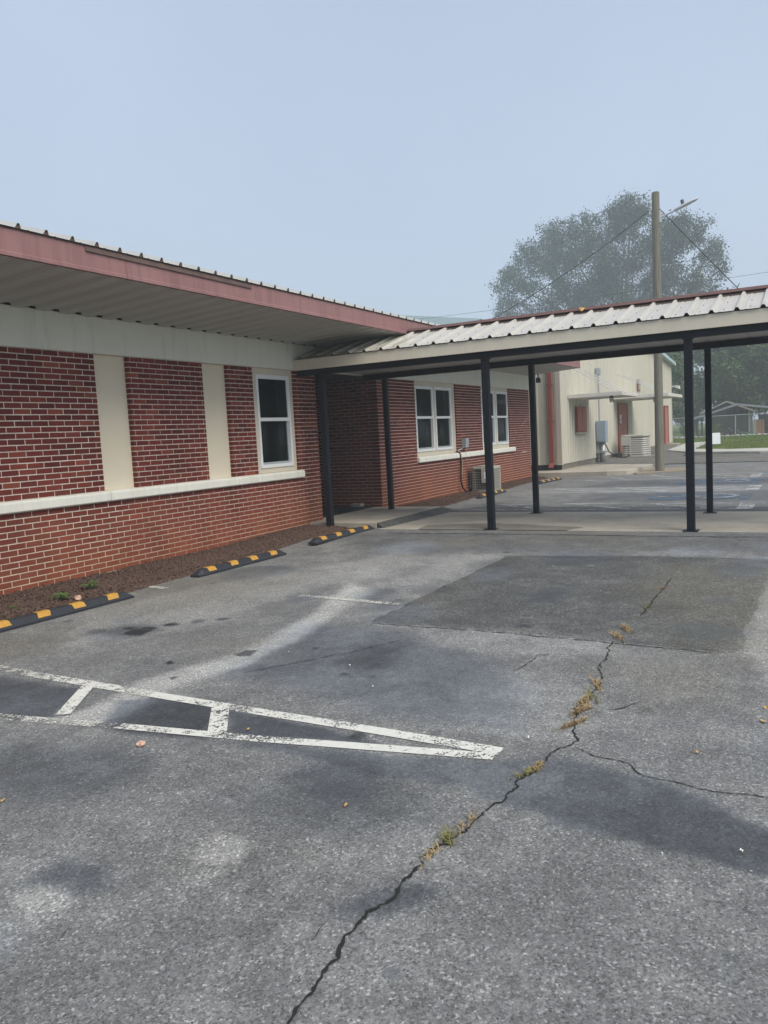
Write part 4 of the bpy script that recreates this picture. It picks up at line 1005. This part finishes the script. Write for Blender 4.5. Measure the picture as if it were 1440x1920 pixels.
# meter and conduit at the metal wall
mt = thing('meter_cabinet', (19.2, -.65, .1), 'tall blue-grey electric meter cabinet on a thick pipe', 'electrical box')
MB().box(19.0, 19.42, -.78, -.42, .86, 1.68).build('cabinet', M['boxblue'], mt, bevel=.01)
MB().box(18.985, 18.999, -.77, -.43, .90, 1.64).build('cabinet_door', M['boxblue'], mt, bevel=.004)
MB().box(19.45, 19.75, -.62, -.42, .80, 1.15).build('side_box', M['boxblue'], mt, bevel=.006)
MB().tube([(19.55,-.62,1.45),(19.55,-.72,1.45)], .09, 14).build('meter_glass', M['boxgrey'], mt)
MB().tube([(19.18,-.62,-.05),(19.18,-.62,.86)], .095, 14).build('riser_pipe', M['galv'], mt, smooth=True)
MB().tube([(19.36,-.48,-.05),(19.36,-.48,.86)], .035, 8).build('small_riser', M['galv'], mt)
MB().box(18.95, 19.5, -.74, -.41, .46, .52).build('bracket', M['galv'], mt)
MB().tube([(19.25,-.50,1.68),(19.25,-.50,3.45)], .030, 8).build('mast_pipe', M['galv'], mt)
MB().box(19.17, 19.33, -.60, -.42, 3.42, 3.70).build('mast_head', M['boxgrey'], mt, bevel=.02)
MB().tube([(19.6,-.6,.82),(19.9,-.7,.45),(20.3,-.9,.22),(21.0,-1.0,.17),(21.6,-1.15,.22),(22.0,-1.15,.42)], .022, 8).build('flexible_cable', M['cable'], mt)
# louvred condenser on its pad
a2 = thing('condenser_unit', (22.4,-1.5,.1), 'large louvred grey condenser on a concrete pad by the red double door', 'condenser')
MB().box(21.3, 23.4, -2.2, -.70, .02, .17).build('pad', M['concrete_dark'], a2, bevel=.02)
x0, x1, y0, y1 = 21.6, 22.75, -1.82, -.80
MB().prism(rounded_rect(x0+.04, x1-.04, y0+.04, y1-.04, .20), .19, .98).build('coil', M['acdark'], a2)
MB().prism(rounded_rect(x0, x1, y0, y1, .22), .17, .24).build('base_pan', M['acgrey'], a2)
MB().prism(rounded_rect(x0-.02, x1+.02, y0-.02, y1+.02, .23), .96, 1.05).build('top_cover', M['acgrey'], a2, bevel=.02)
for i in range(8):
    z = .27+i*.085; b = MB(); ra = rounded_rect(x0, x1, y0, y1, .22, 6); rb = rounded_rect(x0+.03, x1-.03, y0+.03, y1-.03, .19, 6); n = len(ra)
    b.add([(a_, b_, z) for a_, b_ in ra]+[(a_, b_, z+.062) for a_, b_ in rb], [(j, (j+1) % n, n+(j+1) % n, n+j) for j in range(n)]); b.build('louvre', M['acgrey'], a2, smooth=False)
MB().box(x0-.02, x0+.06, y1-.40, y1-.02, .62, .97).build('service_panel', M['acgrey'], a2, bevel=.006)
MB().box(x0-.015, x0+.05, y1-.40, y1-.34, .20, .62).build('corner_post', M['acgrey'], a2)
t = thing('corner_flood_lamp', (X1, Y0-.05, 3.45), 'small white floodlight on the far corner of the metal building', 'lamp')
MB().tube([(X1-.02,Y0-.04,3.55),(X1-.02,Y0-.25,3.55)], .025, 8).build('lamp_arm', M['vinyl'], t)
MB().add([(X1-.12,Y0-.25,3.48),(X1+.08,Y0-.25,3.48),(X1+.08,Y0-.25,3.62),(X1-.12,Y0-.25,3.62),(X1-.20,Y0-.50,3.38),(X1+.16,Y0-.50,3.38),(X1+.16,Y0-.46,3.58),(X1-.20,Y0-.46,3.58)],
         [(0,1,2,3),(4,7,6,5),(0,4,5,1),(1,5,6,2),(2,6,7,3),(3,7,4,0)]).build('lamp_head', M['vinyl'], t)
# pavements, gravel and lawn behind
def sheet(name, poly, z, mat, th=.25): return structure(MB().prism(poly, z-th, z).build(name, mat, bevel=.012))
sheet('apron_slab', [(12.7,9),(12.7,-2.2),(12.95,-2.75),(13.4,-2.9),(16.4,-2.95),(17.6,-.37),(14.0,-.37),(14.0,9)], .10, M['concrete'], .3)
def strip_sheet(name, xa, xb, ya, yb, dz, mat, step=1.0):
    me, _ = grid_mesh(name, lines_ax((xa, xb, step)), lines_ax((ya, yb, step)), lambda x, y: gz(x, y)+dz+.02*(fbm(x, y, .8, 3, 77)-.5)); return structure(link(name, me, mat, smooth=True))
strip_sheet('gravel_strip', 17.0, 38, -3.2, -.3, .020, M['gravel'], .5)
strip_sheet('gravel_verge', 17.3, 21.4, -40, -3.2, .022, M['gravel'], .5)
MB().prism([(12.9,-3.05),(14.2,-4.35),(17.5,-3.9),(19.5,-3.0),(16.8,-2.3),(13.6,-2.75)], gzf(15)-.05, gzf(15)+.012).build('soil_margin', M['soil'], lot)
sheet('sidewalk', [(20.6,-40),(23.3,-40),(23.9,-8),(24.7,-4.6),(26.6,-3.0),(38,-2.4),(38,-1.2),(26.2,-1.9),(23.2,-3.2),(21.1,-6)], .23, M['concrete_new'], .3)
me, _ = grid_mesh('lawn', lines_ax((23.5, 53, .9)), lines_ax((-40, 8, .9)), lambda x, y: gz(x, y)+.045+.05*(fbm(x, y, .25, 3, 88)-.5)-.15*((x < 38) & (y > -2.6)))
lawn = structure(link('lawn', me, M['grass'], smooth=True))
n = 26000; rg = np.random.default_rng(5)
gx = rg.uniform(24, 52, n); gy = rg.uniform(-12, 4, n); kp = ~((gx < 39) & (gy > -2.4)) & ~((gx < 24.8) & (gy > -9)) & ~((gx < 27.5) & (gy > -4.4)); gx, gy = gx[kp], gy[kp]; n = len(gx)
an = rg.random(n)*6.283; h = rg.uniform(.03, .085, n); w = .012; z = gz(gx)+.03
V = np.stack([np.stack([gx-w*np.cos(an), gy-w*np.sin(an), z], -1), np.stack([gx+w*np.cos(an), gy+w*np.sin(an), z], -1), np.stack([gx+rg.normal(0, .03, n), gy+rg.normal(0, .03, n), z+h], -1)], 1).reshape(-1, 3)
o = stuff(link('grass_blades', np_mesh('grass_blades', V, np.arange(3*n).reshape(-1, 3)), M['grass'])); tag(o, 'short green lawn grass beyond the pale sidewalk', 'grass')
strip_sheet('dirt_yard', 53, 66, -30, 10, .03, M['concrete_dark'])
for i in range(34):
    x = 52.9+random.uniform(-.12, .12); y = 1.5-i*.36; rock((x, y, gzf(x)+.05), (.14, .17, .09), 'pale fieldstone in the row edging the lawn', 'concrete_new', 200+i)['group'] = 'stones edging the lawn'

# ------------------------------------------------------------------ utility pole, lamp, cables
PX, PY = 14.16, -3.52
pole = thing('utility_pole', (PX, PY, 0), 'weathered wooden utility pole rising behind the walkway canopy', 'pole')
MB().tube([(PX,PY,-.3),(PX,PY,.0),(PX,PY-.01,2.5),(PX,PY-.03,5.5),(PX,PY-.04,8.43),(PX,PY-.04,8.46)], [.150,.138,.130,.122,.114,.10], 18).build('shaft', M['pole'], pole, smooth=False)
MB().box(PX-.05, PX+.05, PY-.20, PY-.145, 7.55, 7.90).build('bracket_plate', M['lampgrey'], pole)
MB().tube([(PX,PY+.09,7.93),(PX,PY+.15,7.95)], .035, 8).build('insulator', M['lampgrey'], pole)
lmp = thing('street_lamp', (PX, PY-.2, 7.7), 'grey cobra-head street lamp arm on the wooden pole', 'street lamp')
MB().tube([(PX,PY-.20,7.70),(PX,PY-.5,7.80),(PX,PY-.68,7.86)], .030, 10).build('arm', M['lampgrey'], lmp)
hd = MB(); A0 = Vector((PX, PY-.58, 7.81)); dv = Vector((0, -1, .36)).normalized()
sec = [(0,.045,.05),(.12,.085,.07),(.40,.12,.075),(.62,.10,.05),(.72,.03,.02)]
vv = []
for t_, w, h in sec:
    c = A0+dv*t_
    for a_ in range(12):
        q = a_*math.pi/6; up = Vector((0, .34, .94))
        vv.append(c + Vector((1,0,0))*w*math.cos(q) + up*h*math.sin(q)*(1 if math.sin(q) > 0 else .35))
hd.add(vv, [(i*12+k_, i*12+(k_+1) % 12, (i+1)*12+(k_+1) % 12, (i+1)*12+k_) for i in range(4) for k_ in range(12)]+[tuple(range(12)), tuple(48+k_ for k_ in range(12))])
hd.build('lamp_head', M['lampgrey'], lmp, smooth=True)
MB().tube([tuple(A0+dv*.28+Vector((0,.02,.05))), tuple(A0+dv*.28+Vector((0,.05,.19)))], .05, 10).build('photocell', M['acdark'], lmp)
def cable(p0, p1, sag, r, label, n=24):
    P = [tuple(Vector(p0).lerp(Vector(p1), i/n) - Vector((0, 0, sag*4*(i/n)*(1-i/n)))) for i in range(n+1)]
    tag(MB().tube(P, r, 5).build('cable', M['cable']), label, 'cable')
cable((PX,PY+.15,7.95), (11.0,1.8,4.4), .22, .011, 'dark cable running from the wooden pole down to the brick building roof')
cable((PX,PY-.15,7.95), (PX,-10.4,.0), .12, .014, 'dark guy cable running from the wooden pole down to the right')
cable((60,60,13.6), (60,-40,14.2), 1.2, .014, 'upper faint power line crossing in front of the big tree')
cable((60,60,12.4), (60,-40,12.0), 1.2, .014, 'lower faint power line crossing in front of the big tree')
cable((58,30,3.2), (58,-60,16.5), .9, .022, 'upper dark power line in front of the wood behind the shed')
cable((58,30,2.6), (58,-60,15.9), .9, .022, 'lower dark power line in front of the wood behind the shed')

# ------------------------------------------------------------------ fence, shed, yard things, sign
FX = 51.8
fen = thing('chain_link_fence', (FX, -3, .15), 'galvanised chain-link fence in front of the grey shed', 'fence')
for y in (3.9, .3, -2.75, -5.8, -8.9): MB().tube([(FX,y,.1),(FX,y,1.74)], .04, 8).build('post', M['galv'], fen); 
MB().tube([(FX,7,1.70),(FX,-12,1.78)], .028, 6).build('top_rail', M['galv'], fen)
g = MB()
for i in range(150):
    y = 7-i*.127
    for s in (1, -1):
        a_, b_ = (y, y-1.5*s); g.add([(FX-.03,a_-.004,.18),(FX-.03,a_+.004,.18),(FX-.03,b_+.004,1.68),(FX-.03,b_-.004,1.68)], [(0,1,2,3)])
g.build('chain_mesh', M['galv'], fen)
SX = 60.0
shed = thing('wooden_shed', (62, -1.6, .15), 'weathered grey board shed with a low gable roof', 'shed')
MB().add([(SX,.15,.1),(SX,-3.15,.1),(SX,-3.15,2.15),(SX,-1.5,2.85),(SX,.15,2.15),(SX+4,.15,.1),(SX+4,-3.15,.1),(SX+4,-3.15,2.15),(SX+4,-1.5,2.85),(SX+4,.15,2.15)],
         [(0,1,2,3,4),(1,6,7,2),(5,0,4,9),(5,9,8,7,6)]).build('wall', M['barn'], shed)
rf = MB().add([(SX-.4,.55,2.02),(SX-.4,-1.5,2.93),(SX+4.3,-1.5,2.93),(SX+4.3,.55,2.02),(SX-.4,-3.55,2.02),(SX+4.3,-3.55,2.02),(SX-.4,.55,1.95),(SX-.4,-1.5,2.86),(SX+4.3,-1.5,2.86),(SX+4.3,.55,1.95),(SX-.4,-3.55,1.95),(SX+4.3,-3.55,1.95)],
         [(0,1,2,3),(1,4,5,2),(6,9,8,7),(7,8,11,10),(0,6,7,1),(1,7,10,4),(3,2,8,9),(2,5,11,8),(0,3,9,6),(4,10,11,5)]).build('roof', M['shingle'], shed)
for a_, b_ in (((.58,1.98),(-1.5,2.91)), ((-1.5,2.91),(-3.58,1.98))):
    MB().add([(SX-.43,a_[0],a_[1]-.06),(SX-.43,b_[0],b_[1]-.06),(SX-.43,b_[0],b_[1]+.06),(SX-.43,a_[0],a_[1]+.06),(SX-.402,a_[0],a_[1]-.06),(SX-.402,b_[0],b_[1]-.06),(SX-.402,b_[0],b_[1]+.06),(SX-.402,a_[0],a_[1]+.06)],
             [(0,1,2,3),(4,7,6,5),(0,4,5,1),(3,2,6,7)]).build('rake_board', M['siding_trim'], rf)
MB().box(SX-.04, SX+.06, -3.20, -3.08, .1, 2.1).build('corner_board', M['awning'], shed)
MB().box(SX-.03, SX-.002, -3.08, .12, 2.02, 2.10).build('cross_trim', M['barn'], shed)
cp = thing('carport', (57.5, -3, .15), 'open carport roof with pale grey edge in front of the shed', 'carport')
CX = 56.0
pk, e0, e1 = (-2.55, 2.62), (.85, 1.62), (-8.0, 1.75)
for a_, b_ in ((e0, pk), (pk, e1)):
    MB().add([(CX,a_[0],a_[1]),(CX,b_[0],b_[1]),(CX+3.2,b_[0],b_[1]),(CX+3.2,a_[0],a_[1]),(CX,a_[0],a_[1]-.09),(CX,b_[0],b_[1]-.09),(CX+3.2,b_[0],b_[1]-.09),(CX+3.2,a_[0],a_[1]-.09)],
             [(0,1,2,3),(4,7,6,5),(0,4,5,1),(2,6,7,3)]).build('roof_slope', M['shedroof'], cp)
    MB().add([(CX-.03,a_[0],a_[1]-.13),(CX-.03,b_[0],b_[1]-.13),(CX-.03,b_[0],b_[1]+.03),(CX-.03,a_[0],a_[1]+.03),(CX-.003,a_[0],a_[1]-.13),(CX-.003,b_[0],b_[1]-.13),(CX-.003,b_[0],b_[1]+.03),(CX-.003,a_[0],a_[1]+.03)],
             [(0,1,2,3),(4,7,6,5),(0,4,5,1),(3,2,6,7)]).build('edge_trim', M['shedtrim'], cp)
for y in (.35, -7.6):
    for x in (CX+.2, CX+3): MB().box(x-.05, x+.05, y-.05, y+.05, .1, 1.62).build('post', M['barn'], cp)
MB().box(CX+2.9, CX+3.0, -7.6, -3.9, .1, 1.7).build('back_wall', M['debris'], cp)
bw = thing('board_stack', (57, -4.05, .15), 'fresh orange boards leaning upright under the carport', 'boards')
for i, y in enumerate((-3.72, -3.92, -4.11, -4.31)): MB().box(56.9+.02*i, 56.95+.02*i, y-.085, y+.085, .15, 1.35-.02*(i % 2)).build('board', M['orangewood'] if i else M['siding'], bw)
def heap(name, cx, cy, L, Wd, h, mat, label, cat, seed, n=70):
    rg = random.Random(seed); b = MB()
    for i in range(n):
        x = cx+rg.gauss(0, Wd*.35); y = cy+rg.uniform(-L/2, L/2); z = .15+h*max(0, 1-abs(y-cy)/(L/2))*rg.random()
        d = Vector((rg.gauss(0,1), rg.gauss(0,1), rg.gauss(0,.5))).normalized()*rg.uniform(.1, .35)
        b.tube([(x-d.x,y-d.y,max(.1,z-d.z)),(x+d.x,y+d.y,z+d.z)], rg.uniform(.03,.09), 5)
    tag(b.build(name, mat), label, cat)
heap('debris_pile', 55.0, -2.3, 2.6, 1.0, .55, M['debris'], 'low dark pile of scrap and branches before the shed', 'debris', 3)
heap('tarp_heap', 54.6, -3.2, 1.2, .6, .28, M['tarp'], 'green tarpaulin bundle beside the dark scrap pile', 'tarpaulin', 4, 40)
sg = thing('sandwich_board', (33, -3.35, .25), 'small white sandwich board sign standing on the lawn', 'sign')
def slab_quad(mb, a, b, c, d, th): 
    nrm = (Vector(b)-Vector(a)).cross(Vector(d)-Vector(a)).normalized()*th
    v = [Vector(q) for q in (a, b, c, d)]; mb.add(v+[q+nrm for q in v], [(0,1,2,3),(7,6,5,4),(0,4,5,1),(1,5,6,2),(2,6,7,3),(3,7,4,0)]); return mb
slab_quad(MB(), (32.8,-3.03,.22), (32.8,-3.52,.22), (32.97,-3.50,.80), (32.97,-3.03,.80), .015).build('front_board', M['signwhite'], sg)
slab_quad(MB(), (33.22,-3.03,.22), (33.22,-3.52,.22), (33.0,-3.50,.80), (33.0,-3.03,.80), .015).build('rear_board', M['signwhite'], sg)
def on_board(y0, y1, z0, z1, mat, nm):
    xf = lambda z: 32.8+(z-.22)*.17/.58-.004
    MB().add([(xf(z0),y0,z0),(xf(z0),y1,z0),(xf(z1),y1,z1),(xf(z1),y0,z1)], [(0,1,2,3)]).build(nm, mat, sg)
on_board(-3.19, -3.32, .31, .44, M['teal'], 'printed_block'); on_board(-3.09, -3.13, .30, .45, M['inkgrey'], 'printed_bar'); on_board(-3.42, -3.45, .34, .44, M['inkgrey'], 'printed_bar')
for z in (.60, .54): on_board(-3.12, -3.42, z, z+.012, M['inkgrey'], 'printed_line')

# ------------------------------------------------------------------ far blue-roofed hall
gy = thing('blue_roofed_hall', (95, 34, 0), 'pale blue-roofed metal hall fading into the fog', 'building')
GX = 80
MB().add([(GX,27.8,0),(GX,60,0),(GX,60,11.2),(GX,44,16.3),(GX,27.8,14.0)], [(0,1,2,3,4)]).build('wall', M['siding'], gy)
g = MB()
for y in np.arange(28, 56, .9): g.box(GX-.06, GX-.001, y, y+.12, 4, 13.9 if y < 44 else 11)
g.build('wall_ribs', M['siding'], gy)
MB().add([(GX-.6,27.2,14.0),(GX-.6,44,16.6),(GX-.6,44,17.5),(GX-.6,27.2,14.9),(GX+30,27.2,14.9),(GX+30,44,17.5),(GX-.5,27.2,14.0),(GX-.5,44,16.6)], [(0,1,2,3),(3,2,5,4),(0,6,7,1)]).build('roof', M['bluetrim'], gy)
MB().add([(GX-.6,44,16.6),(GX-.6,60,14.0),(GX-.6,60,14.9),(GX-.6,44,17.5),(GX+30,44,17.5),(GX+30,60,14.9)], [(0,1,2,3),(3,2,5,4)]).build('roof', M['bluetrim'], gy)

# ------------------------------------------------------------------ trees
def leaf_cloud(lobes, n, size, seed, flat=.75, per=9, spread=None):
    rg = np.random.default_rng(seed); L = np.array(lobes, float); wts = L[:, 3]**2; wts /= wts.sum()
    k = rg.choice(len(L), n, p=wts)
    d = rg.normal(0, 1, (n, 3)); d /= np.linalg.norm(d, axis=1)[:, None]
    r = L[k, 3]*(.35+.65*rg.random(n)**.55)*(1+.07*rg.normal(0, 1, n))
    c = L[k, :3] + d*r[:, None]*np.array([1, 1, flat])
    # clump: pull each leaf to a nearby twig centre
    ncl = n//per; tw = c[rg.integers(0, n, ncl)]; j = rg.integers(0, ncl, n)
    c = tw[j] + rg.normal(0, spread or size*1.15, (n, 3))
    nn = rg.normal(0, 1, (n, 3)) + np.array([0, 0, .7]); nn /= np.linalg.norm(nn, axis=1)[:, None]
    t = np.cross(nn, rg.normal(0, 1, (n, 3))); t /= np.linalg.norm(t, axis=1)[:, None]; b = np.cross(nn, t)
    s = size*rg.uniform(.55, 1.25, n)[:, None]
    V = np.stack([c-t*s, c-b*s*.5+t*s*.1, c+t*s, c+b*s*.5+t*s*.1], 1).reshape(-1, 3)
    return np_mesh('crown', V, np.arange(4*n).reshape(-1, 4))
def limbs(mb, base, lobes, r0, seed):
    rg = random.Random(seed); b = Vector(base)
    top = max(l[2] for l in lobes); cx = sum(l[0] for l in lobes)/len(lobes); cy = sum(l[1] for l in lobes)/len(lobes)
    fork = Vector((cx, cy, b.z+(top-b.z)*.45)); mid = b.lerp(fork, .5)+Vector((rg.uniform(-.2, .2), rg.uniform(-.2, .2), 0))
    mb.tube([b-Vector((0,0,.3)), b+Vector((0,0,.3)), mid, fork], [r0*1.4, r0*1.05, r0*.85, r0*.6], 9)
    for l in lobes:
        e = Vector(l[:3]); st = b.lerp(fork, rg.uniform(.55, 1)); m1 = st.lerp(e, .5)+Vector((rg.uniform(-.3, .3), rg.uniform(-.3, .3), rg.uniform(0, .5)))
        mb.tube([st, m1, e], [r0*.32, r0*.2, r0*.06], 6)
    return mb
oak = thing('oak_tree', (115, 20.1, .15), 'huge broad oak towering in the fog behind the pole', 'tree')
LB = [(33.8,24.1,3.65),(30.6,28.6,3.79),(26.2,30.4,3.65),(21.2,31.3,3.79),(17.3,32.0,3.36),(15.2,32.4,2.77),(23.0,24.4,5.98),(16.6,25.0,6.42),(11.2,28.1,3.94),(7.8,28.3,3.06),(5.5,26.3,2.19),(9.8,22.5,3.94),(6.9,20.2,2.63),(35.1,20.0,3.06),(27.4,19.2,4.81),(19.2,18.3,5.54),(11.5,17.0,4.81),(6.2,15.2,1.75),(4.0,22.8,1.02),(28.4,12.4,4.38),(19.6,11.7,5.11),(12.3,11.7,4.38)]
rg = random.Random(3)
lob = [(115+rg.uniform(-5, 5), y, z, r) for y, z, r in LB]
link('crown', leaf_cloud(lob, 130000, .19, 11, .8, 80, .52), M['leaf_far'], oak, (0,0,0))
limbs(MB(), (115, 20.1, .1), lob, .9, 5).build('trunk', M['bark'], oak, smooth=True)
VAR = []
for v in range(4):
    rg = random.Random(50+v); lb2 = []
    H = 10
    for i in range(16):
        z = H*(.25+.68*rg.random()); rad = 3.0*math.sin(math.pi*min(.95, max(.12, (z/H-.08))))**.8; a_ = rg.random()*6.283; q = rad*math.sqrt(rg.random())
        lb2.append((q*math.cos(a_), q*math.sin(a_), z, rg.uniform(.9, 1.6)))
    cm_ = leaf_cloud(lb2, 5200, .20, 300+v, .85); cm_.materials.append(M['leaf'])
    tm = limbs(MB(), (0, 0, 0), lb2, .18, 60+v).mesh('trunk'); tm.materials.append(M['bark'])
    VAR.append((cm_, tm))
def wood_tree(x, y, s, v, label, grp, hs=1.0):
    t = thing('tree', (x, y, gzf(x)-.05), label, 'tree', grp, random.random()*6.28); t.scale = (s, s, s*hs)
    for nm, me in zip(('crown', 'trunk'), VAR[v % 4]):
        o = bpy.data.objects.new(nm, me); COL.objects.link(o); o.parent = t
W1 = [(69,.2,.86),(70,-2.0,.92),(68,-4.2,.80),(72,-6.0,1.0),(70,-8.5,.95),(74,-.8,.70),(73,-3.4,.84),(71,2.2,.45),(69,-11,1.0),(72,-14,1.05),(70,-17,.95),(73,-20,1.1)]
for i, (x, y, s) in enumerate(W1): wood_tree(x, y, s, i, 'leafy tree in the wood behind the grey shed', 'trees behind the shed')
for x, y, s_ in ((66, 4.6, .42), (67, 2.8, .48), (64, 6.2, .40), (68.5, 5.8, .55)): wood_tree(x, y, s_, int(x), 'low young tree at the foot of the wood', 'young trees at the foot of the wood')
wood_tree(54, 4.2, 1.02, 1, 'dark tree just beyond the far corner of the metal building', None)
wood_tree(56.5, 6.6, .95, 2, 'dark tree mostly hidden behind the metal building end', None)
for i, (x, y, s) in enumerate([(100,6,1.1),(104,2,1.25),(102,-2,1.15),(108,-7,1.4),(103,-12,1.3),(106,10,1.2)]): wood_tree(x, y, s, i+1, 'pale fog-faded tree far behind the wood', 'far trees in the fog')
wood_tree(92, 1.4, 1.62, 3, 'small tree top beside the lower right of the huge oak', None)
for i in range(16): wood_tree(22+i*5.2+random.uniform(-1.5, 1.5), -30-random.uniform(0, 8), 1.25+random.uniform(-.15, .25), i, 'unseen tree added along the right side of the lot', 'unseen trees added along the lot side')  # out of view, added so the window panes reflect dark foliage
def bush(x, y, z, s, label, seed, mat='leaf', n=900, size=.06):
    rg = random.Random(seed); t = thing('bush', (x, y, z), label, 'bush')
    lb3 = [(x+rg.uniform(-.4, .4)*s, y+rg.uniform(-.4, .4)*s, z+s*rg.uniform(.25, .9), s*.3) for _ in range(7)]
    link('foliage', leaf_cloud(lb3, n, size, seed), M[mat], t, (0,0,0))
    b = MB()
    for l in lb3: b.tube([(x, y, z-.05), tuple(l[:3])], .02, 5)
    b.build('stem', M['bark'], t)
bush(54.2, -1.05, .18, 1.0, 'small dark bush standing before the shed wall', 1)
bush(55.5, 1.0, .18, 1.0, 'low shrub behind the fence left of the shed', 2)
M['yellowleaf'] = mat_foliage('yellow_leaf', (.22, .19, .05), (.36, .31, .08))
bush(50.4, 3.0, .18, .95, 'yellowish flowering bush beside the metal building corner', 3, 'yellowleaf')

# ------------------------------------------------------------------ fog
hz = MB().box(-70, 230, -120, 120, -1.6, 41).build('haze', None); hz['kind'] = 'stuff'
k = NM('fog'); k.t.nodes.remove(k.b)
pv = k.n('ShaderNodeVolumePrincipled'); pv.inputs['Color'].default_value = (.80, .86, .90, 1); pv.inputs['Density'].default_value = .0026; pv.inputs['Anisotropy'].default_value = .2
k.t.links.new(pv.outputs[0], k.out.inputs['Volume']); hz.data.materials.append(k.m)
tag(hz, 'pale morning fog lying over the whole lot', 'fog')
